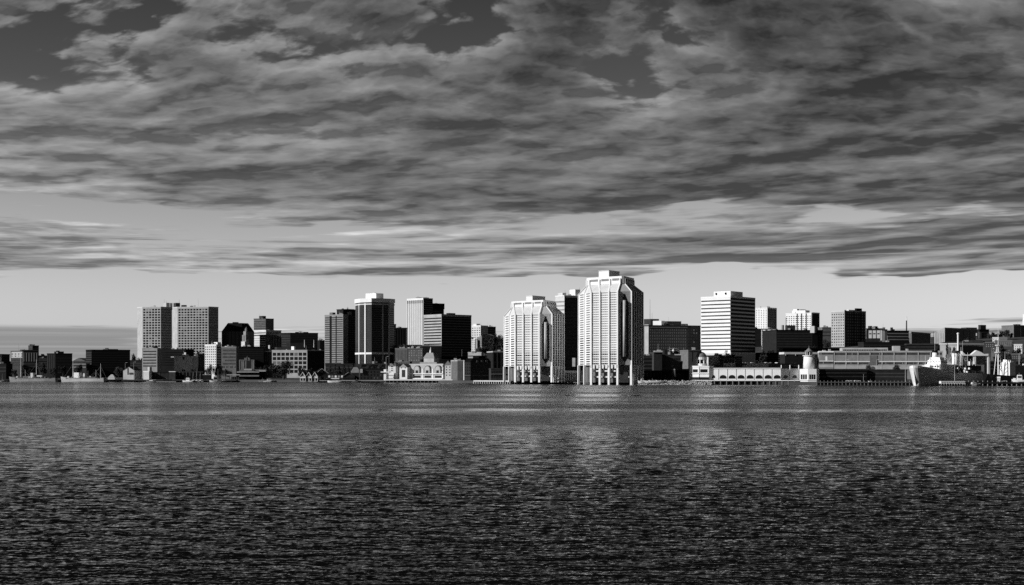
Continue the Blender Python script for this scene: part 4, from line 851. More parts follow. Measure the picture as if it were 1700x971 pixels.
# rock bank
def rocks():
    rng = random.Random(5); mb = MB()
    for k in range(620):
        px = 1058+rng.random()*124; q = rng.random(); Y = shore(px)-7*(1-q)-1; z = -.3+3.2*q; r = .45+rng.random()*.75
        x = WX(px, Y); b0 = len(mb.v); vs = []
        for s_ in ((1, 0, 0), (-1, 0, 0), (0, 1, 0), (0, -1, 0), (0, 0, 1), (0, 0, -1)): vs.append((x+s_[0]*r*(.7+rng.random()*.6), Y+s_[1]*r*(.7+rng.random()*.6), z+s_[2]*r*(.5+rng.random()*.5)))
        mb.raw(vs, [(0, 2, 4), (2, 1, 4), (1, 3, 4), (3, 0, 4), (2, 0, 5), (1, 2, 5), (3, 1, 5), (0, 3, 5)])
    o = mb.build('rock_bank', 'rock'); o['kind'] = 'stuff'; o['label'] = 'bank of broken pale rocks at the water right of the tallest tower'
rocks()

# ============================================================ ferry landing and small waterfront houses
t = thing('ferry_terminal', 'dark ferry landing with two stacked pale flat roofs', 'terminal', (WX(412, 1350), 1350, 0))
def slab(x0, x1, y0, y1, Y, dep, mat, name, root=None, yaw=4):
    P = fp([x0, x1], [yaw], Y, dep); return MB().poly(P, WZ(y1, Y), WZ(y0, Y)).build(name, mat, root or t)
slab(396, 440, 617, 633, 1356, 16, 'black', 'hall'); slab(393, 430, 616.6, 618.4, 1350, 20, 'concrete', 'upper_roof'); slab(405, 418, 612, 614.5, 1362, 6, 'concrete', 'roof_house'); slab(418, 442, 613.5, 615.3, 1366, 8, 'grey', 'rear_roof')
slab(376, 398, 621.6, 622.8, 1346, 8, 'pale', 'canopy'); slab(397, 430, 622.6, 625, 1344, 14, 'grey', 'lower_roof'); slab(384, 430, 625.5, 633.5, 1348, 10, 'dark', 'lower_hall')
for k in range(4): slab(385+k*3.3, 387+k*3.3, 626, 632, 1347, .3, 'dim', 'door')
slab(430, 441, 615, 616.6, 1352, 8, 'pale', 'side_canopy')

def gabled(label, x0, x1, yap, yeave, Y, yaw, dep, wall, roof, name='boathouse', grp=None, base=.8, trim=True):
    b = B(name, label, 'boathouse', [x0, x1], [yaw], yeave, Y, wall, dep, cap=None, base=base, group=grp)
    P = b.P; A_, d, n, L = b.frame(0); zr = b.zz(yap)
    m0 = ((P[0][0]+P[1][0])/2, (P[0][1]+P[1][1])/2); m1 = ((P[2][0]+P[3][0])/2, (P[2][1]+P[3][1])/2)
    MB().raw([(*P[0], b.z1), (*P[1], b.z1), (*m0, zr), (*P[3], b.z1), (*P[2], b.z1), (*m1, zr)], [(0, 1, 2), (4, 3, 5), (0, 2, 5, 3), (2, 1, 4, 5), (1, 0, 3, 4)]).build('gable_wall', wall, b.root)
    th = .35
    for a, c, e, f_ in ((P[0], m0, P[3], m1), (P[1], m0, P[2], m1)):
        q = [(a[0]+n[0]*.4, a[1]+n[1]*.4, b.z1), (c[0]+n[0]*.4, c[1]+n[1]*.4, zr), (f_[0], f_[1], zr), (e[0], e[1], b.z1)]
        vs = [(x, y, z+.03) for x, y, z in q]+[(x, y, z+th) for x, y, z in q]
        MB().raw(vs, [(0, 1, 2, 3), (7, 6, 5, 4), (0, 4, 5, 1), (1, 5, 6, 2), (2, 6, 7, 3), (3, 7, 4, 0)]).build('roof', roof, b.root)
        if trim: MB().bar((a[0]+n[0]*.5, a[1]+n[1]*.5, b.z1+.15), (c[0]+n[0]*.5, c[1]+n[1]*.5, zr+.15), .22, 4).build('verge_board', 'white', b.root)
    return b
for x0, lab in ((498, 'leftmost'), (508, 'middle'), (518, 'rightmost')):
    b = gabled('%s of the three small pale steep gabled boathouses' % lab, x0, x0+9.6, 618.2, 625.3, 1290, -12, 9, 'concrete', 'dim', grp='row of three small gabled boathouses')
    b.panel('window', 0, .38, .62, 621.3, 624, 'glass', .1); b.panel('door', 0, .12, .42, 628, 632, 'glass', .1); b.panel('door', 0, .58, .88, 628, 632, 'glass', .1); b.panel('belt', 0, 0, 1, 626.3, 627.2, 'white', .3)
b = gabled('large dark steep gabled boathouse with a bright white roof edge', 524, 545, 612.2, 620, 1300, 14, 18, 'dim', 'black')
b.panel('wall_boards', 0, .05, .95, 621, 631, 'dim', .1); b.panel('window', 0, .45, .55, 615.5, 618, 'grey', .1)
b = B('fish_house', 'low waterfront house with a row of white framed windows', 'house', [544, 572], [-6], 622, 1302, 'dim', 10, cap='dark', base=.8)
for k in range(5): b.panel('window', 0, .04+k*.19, .15+k*.19, 622.8, 626.6, 'white' if k in (0, 2, 4) else 'grey', .1)
b.panel('canopy', 0, -.25, .7, 627.8, 629, 'white', 1.2)
b = gabled('dark gabled brick boathouse with faint arched windows', 569, 589, 618.5, 625, 1298, 10, 12, 'dim', 'slate', trim=False); b.grid(0, 625.5, 632, 6, 1, .4, .6, 'glass')
b = B('fish_house', 'dark shed with a grey hipped roof corner beside the dark gabled boathouse', 'house', [583, 598], [8], 618, 1310, 'dim', 10, cap=None, base=.8); b.hip('grey', 609.5, .3, .4); b.panel('belt', 0, 0, 1, 618.2, 619.2, 'concrete', .4)
b = B('brick_warehouse', 'long dark brick quay building with faint window columns below the black glass tower', 'building', [597, 646], [8], 612, 1290, 'dim', 20, cap='dark', base=.8)
b.grid(0, 615, 630, 9, 3, .35, .6, 'glass'); b.panel('roof_hatch', 0, .04, .1, 609.5, 612.2, 'pale', -1) if False else b.box('roof_hatch', [598, 602], [8], 612.3, 614.5, 'pale', -1, 3)
b = B('kiosk', 'small bright kiosk with a wide flat canopy left of the narrow pale house', 'kiosk', [637, 641], [-15], 613, 1258, 'white', 4, cap=None, base=2)
MB().poly(fp([632, 646], [-15], 1257, 5), WZ(618.2, 1257), WZ(616.8, 1257)).build('canopy', 'white', b.root)
for (x0, x1, y0, Y, m_, lab) in ((204, 0, 0, 0, 0, 0),):
    b = gabled('white gabled boathouse with a dark door below the long windowless black block', 204.5, 223, 609, 615, 1380, -20, 12, 'concrete', 'dim', trim=False, base=2); b.panel('door', 0, .38, .5, 611, 622, 'dim', .1); b.panel('lean_to', 0, .55, .95, 618.5, 621.8, 'dim', .2)
b = B('kiosk', 'small white dome shaped tent on the quay right of the second moored ship', 'tent', [179, 190.5], [-5], 627, 1372, 'pale', 5, cap=None, base=2); b.hip('concrete', 621.5, .2, .25)
b = B('net_shed', 'small bright square shed below the grey banded block', 'shed', [238, 247.5], [-20], 616.3, 1372, 'pale', 6, cap='white', base=2)
b = B('net_shed', 'tiny bright upright hut left of the small bright square shed roof', 'shed', [245, 248.3], [-20], 609, 1400, 'pale', 4, cap=None, base=2)
b = B('net_shed', 'long dim quay shed right of the bright square shed', 'shed', [248, 281], [6], 618, 1374, 'dim', 8, cap='dark', base=2); b.piers(0, [.1, .3, .5], 619, 624, .3, .2, 'grey')
b = B('net_shed', 'dim quay stall with a bright flat roof edge below the plain grey box building', 'shed', [281, 291], [-5], 617.5, 1370, 'dim', 6, cap=None, base=2); MB().poly(off(b.P, .4), b.z1, b.z1+.7).build('roof', 'white', b.root)
b = B('net_shed', 'long dark open quay shed with faint posts below the dark narrow block', 'shed', [291, 337], [3], 617, 1372, 'black', 8, cap='dim', base=2); b.piers(0, [k/8+.03 for k in range(8)], 617.5, 624, .25, .25, 'grey', 'post')
b = B('net_shed', 'low pale roofed jetty stall below the bright white windowed block', 'shed', [337, 350], [3], 622.5, 1352, 'dark', 5, cap=None, base=1); MB().poly(off(b.P, .4), b.z1, b.z1+.6).build('roof', 'concrete', b.root)

# ============================================================ white-roofed plant and conveyor at the right
b = B('plant_building', 'long building with a dark pitched roof and a bright white eaves band above the ship', 'building', [1560.5, 1590, 1632], [-12, 14], 572, 1250, 'pale', cap=None)
b.panel('dark_front', 1, 0, 1.0, 574.3, 600, 'dark', .1)
P = off(b.P, 1.0); MB().poly(P, b.z1, b.z1+1.2).build('eaves_band', 'white', b.root)
Q = off(b.P, -7); MB().poly(P, b.z1+1.2, WZ(566.8, 1250), Q).build('roof', 'dim', b.root); b.box('roof_light', [1608, 1632], [14], 564.3, 568, 'mid', 10, 6)
t = thing('chimney', 'white chimney pipe with a bulbous top above the ship funnels', 'chimney', (WX(1590.5, 1215), 1215, terrain(WX(1590.5, 1215), 1215)))
zt = WZ(554, 1215)-t.location[2]; MB().cyl(0, 0, 0, zt, .85, .75, 10).build('pipe', 'white', t, local=True); MB().cyl(0, 0, zt-.9, zt+.3, .8, 1.25, 10).cyl(0, 0, zt+.3, zt+.9, 1.25, .7, 10).build('cowl', 'white', t, local=True)
t = thing('conveyor', 'white zigzag roofed loading gantry on legs behind the second funnel', 'gantry', (WX(1618, 1090), 1090, 2))
Yg = 1090; pts = [(1597.5, 583), (1603, 588.5), (1613, 588.5), (1621.5, 581.5), (1629, 584.5), (1634, 587.8), (1641, 587.2)]
mb = MB()
for (xa, ya), (xb, yb) in zip(pts, pts[1:]): mb.poly([(WX(xa, Yg), Yg), (WX(xb, Yg), Yg), (WX(xb, Yg), Yg+5), (WX(xa, Yg), Yg+5)], 0, 1); v_ = mb.v[-8:]; n8 = len(mb.v)-8; zs_ = [WZ(590.5, Yg)]*4+[WZ(ya, Yg), WZ(yb, Yg), WZ(yb, Yg), WZ(ya, Yg)]; mb.v[n8:] = [(v[0], v[1], z) for v, z in zip(v_, zs_)]
mb.build('zigzag_roof', 'white', t)
for x in (1596.5, 1617.5, 1619.5, 1641): MB().box(WX(x, Yg)-.5, WX(x, Yg)+.5, Yg+.5, Yg+1.5, 2, WZ(590, Yg)).build('leg', 'white', t)
MB().box(WX(1597, Yg), WX(1616, Yg), Yg+5.2, Yg+12, 2, WZ(590.2, Yg)).build('hopper_house', 'dark', t); MB().box(WX(1622, Yg), WX(1640, Yg), Yg+5.2, Yg+10, 2, WZ(590.2, Yg)).build('hopper_house', 'mid', t)

# ============================================================ ships (local +x points to the bow)
def hull(L, Bm, H, name, mat, root, fl=1.0, sheer=.25, transom=.7, n=18, z0=-.8, full=2.2, blunt=None):
    mb = MB(); st = []
    for i in range(n+1):
        t_ = i/n
        if blunt: t_ = 1-(1-t_)**2.2
        x = -L/2+L*t_
        w_ = Bm/2*min(1, transom+(1-transom)*min(1, t_/.25)) * (1 if t_ < .62 else max(0.02, 1-((t_-.62)/.38)**full))
        wl = Bm/2*min(1, transom*.8+(1-transom*.8)*min(1, t_/.25)) * (1 if t_ < .55 else max(0.015, 1-((t_-.55)/.43)**1.7 if t_ < .98 else .015))
        if blunt and t_ > blunt:
            q = (t_-blunt)/(1-blunt); w_ = Bm/2*max(.03, (1-q**2.3)**.55); wl = Bm/2*max(.02, (1-q**2.4)**.6)*.86
        zt = H*(1+sheer*max(0, (t_-.6)/.4)**2*1.2+sheer*.4*max(0, (.25-t_)/.25)**2)
        xo = x+fl*(H*.35)*max(0, (t_-.8)/.2)
        st.append([(x, -wl*.8, z0), (x, -wl, z0+H*.35), (xo, -w_, zt), (xo, w_, zt), (x, wl, z0+H*.35), (x, wl*.8, z0)])
    for r_ in st: mb.v += r_
    for i in range(n):
        for k in range(5): a = i*6+k; mb.f.append((a, a+6, a+7, a+1))
    mb.f.append((0, 1, 2, 3, 4, 5)); mb.f.append(tuple(n*6+k for k in (5, 4, 3, 2, 1, 0)))
    return mb.build(name, mat, root, local=True), [(r_[2], r_[3]) for r_ in st]
def lb(root, name, mat, x0, x1, y0, y1, z0, z1, taper=0): return MB().poly([(x0, y0), (x1, y0), (x1, y1), (x0, y1)], z0, z1, [(x0+taper, y0+taper), (x1-taper, y0+taper), (x1-taper, y1-taper), (x0+taper, y1-taper)]).build(name, mat, root, local=True)
def lmast(root, x, y, z0, z1, r=.2, name='mast', mat='steel'): return MB().cyl(x, y, z0, z1, r, r*.5, 7).build(name, mat, root, local=True)
def big_ship():
    # the bow points towards the viewer and a little to the left
    ang = R(180+55); L, Bm, H = 130, 18, 8.6
    bx, by = WX(1521, 922), 922; c = (bx-math.cos(ang)*(L/2), by-math.sin(ang)*(L/2))
    t = thing('cargo_ship', 'large moored ship with a bright white bow, white bridge house and two funnels', 'ship', (c[0], c[1], 0), ang)
    h_, st = hull(L, Bm, H, 'hull', 'shipwhite', t, 1.6, .34, .8, full=3.4, blunt=.77)
    mb = MB()
    for i in range(9, 18):
        for s_ in (0, 1):
            p, q = st[i][s_], st[i+1][s_]; k_ = .97; mb.raw([p, q, (q[0], q[1], q[2]+1.4), (p[0], p[1], p[2]+1.4), (p[0], p[1]*k_, p[2]+1.4), (q[0], q[1]*k_, q[2]+1.4), (q[0], q[1]*k_, q[2]), (p[0], p[1]*k_, p[2])], [(0, 1, 2, 3), (3, 2, 5, 4), (4, 5, 6, 7)])
    mb.build('bulwark', 'shipwhite', t, local=True)
    B0 = L/2
    def at(s_): return B0-s_
    lb(t, 'deck', 'dim', at(124), at(20), -Bm/2+.5, Bm/2-.5, H-.2, H+.25)
    lb(t, 'forward_house', 'shipwhite', at(24), at(18), -2.2, 3.2, H, H+5)
    s1 = lb(t, 'bridge_house', 'shipwhite', at(54), at(36), -6.2, 4.6, H, H+6.0); lb(t, 'bridge_deck', 'shipwhite', at(52), at(38), -5.2, 4.4, H+6, H+9.0, .4); lb(t, 'wheelhouse', 'shipwhite', at(50), at(40), -4.4, 3.2, H+9, H+10.8, .3)
    for z in (H+2, H+4.4, H+7.4):
        for k in range(5): MB().box(at(36)-.05 if z < H+6 else at(38)-.6, at(36)+.1 if z < H+6 else at(38)-.2, -5+k*1.9, -3.9+k*1.9, z-.45, z+.45).build('window', 'glass', s1, local=True)
        for k in range(6): MB().box(at(52)+k*2.4, at(52)+k*2.4+.9, 4.5 if z < H+6 else 4.3, 4.7 if z < H+6 else 4.45, z-.35, z+.35).build('porthole', 'glass', s1, local=True)
    f1 = MB().cyl(at(44), -1.6, H+10, H+14.3, 1.95, 1.8, 18).build('funnel', 'shipwhite', t, True, local=True); MB().cyl(at(44), -1.6, H+14.3, H+15.6, 2.1, 1.95, 18).build('funnel_top', 'black', f1, local=True)
    lb(t, 'aft_house', 'shipwhite', at(66), at(54), -5, 5, H, H+5.2); lb(t, 'aft_house', 'dim', at(72), at(66), -5, 6, H, H+6)
    f2 = MB().cyl(at(86), -.5, H+1, H+14.6, 2.6, 2.1, 18).build('funnel', 'shipwhite', t, True, local=True); MB().cyl(at(86), -.5, H+14.6, H+16, 2.75, 2.4, 18).build('funnel_top', 'dim', f2, local=True)
    lb(t, 'machinery_house', 'dim', at(126), at(90), -5.4, 6.4, H, H+5.4)
    for s_, y_, m_ in ((92, 5, 'shipwhite'), (97, 4, 'mid'), (103, 5, 'shipwhite'), (109, 3, 'mid'), (114, 5, 'shipwhite'), (121, 3, 'pale')): lb(t, 'vent', m_, at(s_+1.6), at(s_), y_-1.4, y_, H+5.2, H+8.4)
    lmast(t, at(41), 2.4, H+9, H+15, .22); lmast(t, at(30), 0, H, H+11, .22); lmast(t, at(98), 0, H+4, H+19, .35); lmast(t, at(114), 0, H+2, H+15, .3)
    MB().bar((at(98), 0, H+15), (at(84), 0, H+8), .18).build('derrick', 'steel', t, local=True); MB().bar((at(98), 0, H+14), (at(110), 0, H+8), .18).build('derrick', 'steel', t, local=True)
    for k in range(12): MB().cyl(at(110)+k*4.2, 7.2, H, H+1.5, .12, n=5).build('railing_post', 'shipwhite', t, local=True)
    for k in range(4): MB().bar((at(9+k*1.5), 5.2, H*.95), (at(36+k*7), 17, 2.6), .09, 4).build('mooring_line', 'pale', t, local=True)
    lmast(t, at(2), 0, H+2.5, H+7, .12, 'jackstaff')
    for s_, h_ in ((28, 12), (58, 13), (80, 17), (90, 11), (104, 14), (120, 12)):
        lmast(t, at(s_), 3 if s_ % 4 else -3, H, H+h_, .24, 'mast', 'pale'); MB().bar((at(s_), 0, H+h_*.85), (at(s_+9), 5, H+3), .09, 4).bar((at(s_), 0, H+h_*.85), (at(s_-8), 5, H+3), .09, 4).build('stay', 'steel', t, local=True)
    for k in range(9): lb(t, 'deck_locker', ('shipwhite', 'mid', 'pale')[k % 3], at(72+k*6), at(70+k*6), 6.0, 7.8, H, H+1.4+.8*(k*5 % 3))
    for k in range(5): lb(t, 'lifeboat', 'shipwhite', at(59+k*9), at(55+k*9), 7.0, 8.4, H+2.6, H+3.9, .4)
big_ship()
def second_ship():
    ang = R(180+30); c = (WX(1692, 972), 972); H = 6.5
    t = thing('naval_ship', 'second moored ship at the right edge with a tall lattice mast and boxy white bridge', 'ship', (c[0], c[1], 0), ang)
    hull(72, 12, H, 'hull', 'hull', t, 1, .25, .8)
    lb(t, 'bridge_house', 'shipwhite', 8, 15, -4.5, 4.5, H, H+9.5, .5); lb(t, 'deck_house', 'grey', -8, 9, -4.6, 4.6, H, H+7.2, .3); lb(t, 'aft_house', 'mid', -24, -9, -4.2, 4.2, H, H+5)
    lb(t, 'wheelhouse', 'shipwhite', 7, 13, -3.4, 3.4, H+9.5, H+11.5, .3)
    lmast(t, 13, -1.4, H+9, H+17, .2); lmast(t, 0, 0, H+7, H+16, .25); lmast(t, -12, 0, H+4, H+13, .2)
    mx, mz0, mz1 = 21.5, H, H+28
    for s_, u_ in ((-1, -1), (1, -1), (1, 1), (-1, 1)): MB().bar((mx+2.0*s_, 2.0*u_, mz0), (mx+.5*s_, .5*u_, mz1-7), .28).build('mast_leg', 'shipwhite', t, local=True)
    for k in range(6):
        z = mz0+3+k*3; w_ = 2.0-1.5*(z-mz0)/(mz1-7-mz0); MB().bar((mx-w_, w_, z), (mx+w_, w_, z+3), .17).bar((mx+w_, w_, z), (mx-w_, w_, z+3), .17).bar((mx-w_, -w_, z), (mx-w_, w_, z+3), .17).build('mast_brace', 'shipwhite', t, local=True)
    for z, r_ in ((mz1-7, 2.2), (mz1-12, 2.6)): MB().cyl(mx, 0, z, z+.7, r_, n=10).build('mast_platform', 'steel', t, local=True)
    lmast(t, mx, 0, mz1-7, mz1+6, .22, 'topmast', 'shipwhite'); lmast(t, 30, 0, H, H+13, .2)
    MB().bar((mx-4.5, 0, mz1-9), (mx+4.5, 0, mz1-9), .2).build('yard', 'shipwhite', t, local=True)
    for k in range(5): lb(t, 'vent', 'shipwhite', -6+k*3.1, -5+k*3.1, 1.2, 2.2, H+7, H+8.6)
second_ship()
def left_ship(px0, px1, Y, yaw, label, deck, masts, mat='steel', Hh=3.4):
    L = (px1-px0)*Y/FX/math.cos(R(yaw)); ang = R(180+yaw); mid = (px0+px1)/2
    t = thing('harbour_ship', label, 'ship', (WX(mid, Y), Y, 0), ang, 'old ships moored at the far left quay')
    hull(L, 8.5, Hh, 'hull', mat, t, .8, .45, .6); k_ = Y/FX
    for nm, m_, x0, x1, z0, z1 in deck: lb(t, nm, m_, (mid-x1)*k_, (mid-x0)*k_, -2.6, 2.6, z0, z1)
    for x, z, r_ in masts: lmast(t, (mid-x)*k_, 0, Hh-.3, z, r_*1.5, 'mast', 'pale'); 
    for k in range(12): x = (mid-(px0+8+k*(px1-px0-12)/12))*k_; MB().cyl(x, 3.9, Hh-.2, Hh+1.0, .09, n=5).build('railing_post', 'pale', t, local=True)
    MB().box(-L*.42, L*.36, 3.0, 3.4, Hh+.05, Hh+.5).build('bulwark_rail', 'dim', t, local=True)
    for k in range(9): x = -L*.38+k*L*.085; MB().box(x, x+1.4, 1.2, 2.6, Hh, Hh+1.0+.6*((k*7) % 3)).build('deck_locker', ('dim', 'mid', 'pale')[k % 3], t, local=True)
    for x, z, r_ in masts:
        for s_ in (-1, 1): MB().bar(((mid-x)*k_, 0, z*.85), ((mid-x)*k_+s_*9, 3.4, Hh), .07, 4).build('shroud', 'mid', t, local=True)
    return t
t = left_ship(12, 98, 1366, -16, 'long grey old steamer with two masts moored at the far left', [('deck_house', 'mid', 38, 52, 3, 5.6), ('wheelhouse', 'pale', 53, 57.5, 3, 8.8), ('funnel_house', 'mid', 58, 60, 3, 7), ('boat_cover', 'pale', 65, 75, 5.2, 6.4), ('aft_house', 'dim', 60, 78, 3, 5.1)], [(31.5, 25, .34), (61.5, 22, .3), (40, 12, .15)], 'grey')
t = left_ship(98, 178, 1364, -18, 'pale hulled old ship with a round white bridge moored right of the grey steamer', [('bridge', 'white', 123, 132.5, 3, 9.2), ('deck_house', 'dim', 133, 150, 3, 5.4), ('winch_house', 'pale', 141, 144, 3, 8.4), ('aft_house', 'mid', 150, 165, 3, 5)], [(118.5, 21, .3), (172, 18, .26), (163, 12, .2)], 'concrete')

# ============================================================ small craft
def sailboat(px, Y, L, mh, mat, label, rz):
    t = thing('sailboat', label, 'boat', (WX(px, Y), Y, 0), rz, 'small boats moored along the quay')
    hull(L, L*.3, 1.1, 'hull', mat, t, .6, .25, .6, 10, -.3); lb(t, 'cabin', 'pale', -L*.12, L*.2, -L*.08, L*.08, 1.0, 1.8, .12); lmast(t, L*.08, 0, 1, mh, .11); MB().bar((L*.08, 0, 2.1), (-L*.36, 0, 2.2), .09, 5).build('boom', 'pale', t, local=True)
    return t
def motorboat(px, Y, L, mat, label, rz, cab='pale', h=2.3):
    t = thing('motorboat', label, 'boat', (WX(px, Y), Y, 0), rz, 'small boats moored along the quay')
    hull(L, L*.32, 1.3, 'hull', mat, t, .7, .3, .85, 10, -.3); c_ = lb(t, 'cabin', cab, -L*.2, L*.16, -L*.11, L*.11, 1.2, 1.2+h, .25); lb(t, 'windscreen', 'glass', -L*.12, L*.12, -L*.115, L*.115, 1.2+h*.45, 1.2+h*.75); lmast(t, 0, 0, 1.2+h, 2.6+h, .07)
    return t
sailboat(5, 1382, 9, 8, 'pale', 'small pale boat cut off at the left edge of the picture', R(200))
sailboat(252, 1346, 12, 16, 'mid', 'dim hulled sailboat with bare mast below the small bright square shed', R(170))
t = motorboat(276, 1338, 24, 'dim', 'long low dark workboat with a pale waterline stripe below the grey banded block', R(184), 'dim', 1.6)
lb(t, 'waterline_stripe', 'pale', -10, 9, 3.86, 3.98, .1, .5)
motorboat(312, 1334, 11, 'pale', 'bright white cabin boat below the plain grey box building', R(165), 'white', 2.8)
for px, hgt, lab in ((321, 9, 'leftmost'), (327, 12, 'middle'), (333, 8, 'rightmost')): sailboat(px, 1338, 8, hgt, 'mid', 'small grey sailboat right of the bright white cabin boat, %s of three' % lab, R(150))
motorboat(357, 1336, 10, 'white', 'white boat with a tall square cabin beside the ferry landing', R(195), 'pale', 4.2)
sailboat(363, 1338, 9, 13, 'pale', 'white sailboat between the tall-cabin boat and the ferry landing', R(160))
sailboat(371, 1337, 9, 10, 'mid', 'grey sailboat at the left end of the ferry landing canopy', R(20))
motorboat(447, 1326, 12, 'white', 'small bright white launch below the round dark tree', R(10), 'white', 1.8)
motorboat(436, 1328, 8, 'mid', 'dim launch between the ferry landing and the bright white launch', R(170), 'mid', 1.6)
motorboat(556, 1266, 13, 'white', 'flat white launch in front of the low waterfront house', R(183), 'white', .6)
motorboat(592, 1272, 8, 'mid', 'little grey launch in front of the dark gabled boathouse', R(10), 'mid', 1)
t = motorboat(1083, 1001, 17, 'white', 'long low white barge against the rock bank', R(182), 'white', .5)
t.location.z = 1.6
motorboat(1066, 1000, 6, 'white', 'short white launch at the left end of the rock bank', R(190), 'white', 1.8).location.z = 1.4
sailboat(1435, 958, 8, 8, 'pale', 'pale sailboat at the fenced wharf, left of the small launch', R(160))
motorboat(1445, 955, 8, 'pale', 'small pale launch at the fenced wharf left of the moored ship', R(15), 'pale', 1.8)
motorboat(1452, 957, 6, 'pale', 'tiny open launch right of the small pale launch', R(170), 'mid', .7)
t = thing('passenger_barge', 'long white railed passenger barge moored beside the large ship', 'barge', (WX(1581, 906), 906, 0), R(2))
lb(t, 'hull', 'dark', -8.4, 8.4, -2, 2, -.3, 1.0); lb(t, 'deck_house', 'white', -8.2, 8, -1.8, 1.8, 1.6, 3.1); lb(t, 'roof', 'mid', -8, 7.8, -1.7, 1.7, 3.1, 3.3)
for k in range(14): lb(t, 'window', 'mid', -7.7+k*1.15, -7.1+k*1.15, -1.86, -1.8, 2.0, 2.7)
for k in range(10): MB().cyl(-8+k*1.75, -1.9, -.2, 1.7, .12, n=5).build('fender_post', 'white', t, local=True)
motorboat(1617, 908, 9, 'pale', 'pale launch under the stern of the large ship', R(10), 'pale', 1.2).location.z = 0
t = motorboat(1692, 893, 9, 'white', 'white launch with a tall narrow cabin at the right pier', R(170), 'white', 3.4); t.location = (WX(1692, 904), 904, 2.7)
b = B('net_shed', 'small bright cube hut on the pier at the right', 'shed', [1655.5, 1660.5], [-20], 626, 908, 'pale', 3, cap='white', base=2.6)
b = B('net_shed', 'tiny pale hut on the right pier beside the tall-cabin launch', 'shed', [1682, 1686], [-20], 628.5, 908, 'pale', 3, cap='white', base=2.6)

# ============================================================ houses on the right-hand hill
hs = [(1648, 1659, 561.5, 559.5, 1560, 'white', 'bright small house with a white roof left of the grey gabled house on the hill'), (1659, 1672, 563.5, 559.3, 1550, 'grey', 'grey gabled house on the hill below the dark trees'),
      (1652, 1680, 567, 564.5, 1500, 'mid', 'long low dim terrace house on the hill below the grey gabled house'), (1684, 1697, 573, 571, 1400, 'white', 'flat bright house at the foot of the right-edge brick tower'),
      (1636, 1650, 569.5, 567, 1450, 'dim', 'dark small house right of the long white-eaved plant building'), (1646, 1656, 579.5, 577, 1330, 'mid', 'dim small house with pale windows beside the lattice mast'),
      (1664, 1676, 583, 580.5, 1300, 'dim', 'dark low house half way down the right-hand hill'), (1680, 1695, 589, 586.5, 1250, 'dim', 'dark long house low on the right-hand hill at the picture edge')]
for x0, x1, ye, yr, Y, wm_, lab in hs:
    b = B('house', lab, 'house', [x0, x1], [-18], ye, Y, wm_, 9, cap=None); b.gable('white' if wm_ == 'white' else 'slate', yr, .5, 1)
    b.grid(0, ye+1, ye+7, max(2, int((x1-x0)/3)), 2, .4, .5, 'glass' if wm_ != 'dim' else 'grey')
# dark filler houses on the left slope and behind the quay
fl = [(-12, 10, 604, 1480, 'dark', 'low dark quay building at the left edge below the cut-off slab'), (62, 80, 595, 1640, 'dim', 'low dim building with a pale roof between the narrow tower and the black stepped block'), (64, 79, 590.5, 1700, 'mid', 'pale low hall with a sloping roof just right of the narrow dark tower'),
      (216, 238, 598, 1620, 'dark', 'dark low building left of the foot of the left twin tower'), (312, 332, 600, 1590, 'black', 'black low building behind the plain grey box'), (424, 452, 590, 1600, 'dark', 'dark building between the large black block and the window-grid block'),
      (540, 600, 604, 1440, 'dark', 'dark low building behind the pointed trees below the grooved tower'), (600, 660, 604, 1380, 'black', 'black low podium under the black glass tower'), (700, 745, 597, 1330, 'dark', 'dark building right behind the cupola building'),
      (733, 785, 592, 1470, 'black', 'black podium below the wide dark block'), (805, 838, 590, 1500, 'dark', 'dark terrace of buildings below the hillside trees'), (1060, 1150, 612, 1330, 'dark', 'dark service building behind the low quay sheds'),
      (1253, 1310, 586, 1300, 'black', 'black low building below the mottled balcony block'), (1300, 1400, 578, 1330, 'black', 'black low building behind the pale canopy shed'), (1434, 1510, 568, 1420, 'dark', 'dark long building below the pale-bay block'),
      (1505, 1560, 571, 1400, 'black', 'black low building between the long pale shed and the sloping shed'), (1595, 1640, 598, 1180, 'black', 'black low building behind the zigzag gantry'), (1356, 1440, 613, 1010, 'black', 'long black dock shed right of the lighthouse'), (1440, 1506, 614, 1020, 'dark', 'long dark dock wall shed left of the ship bow'), (1640, 1710, 600, 1120, 'black', 'black dock building behind the second ship')]
for k, (x0, x1, yt, Y, wm_, lab) in enumerate(fl):
    b = B('low_building', lab, 'building', [x0, x1], [(-8, 4, 10)[k % 3]], yt, Y, wm_, 14, cap='dim' if wm_ == 'black' and k % 2 else 'same')
    b.bands([0], yt+3, min(yt+15, 628), 3 if yt < 600 else 2, .35, 'glass' if wm_ == 'dim' else 'dim')

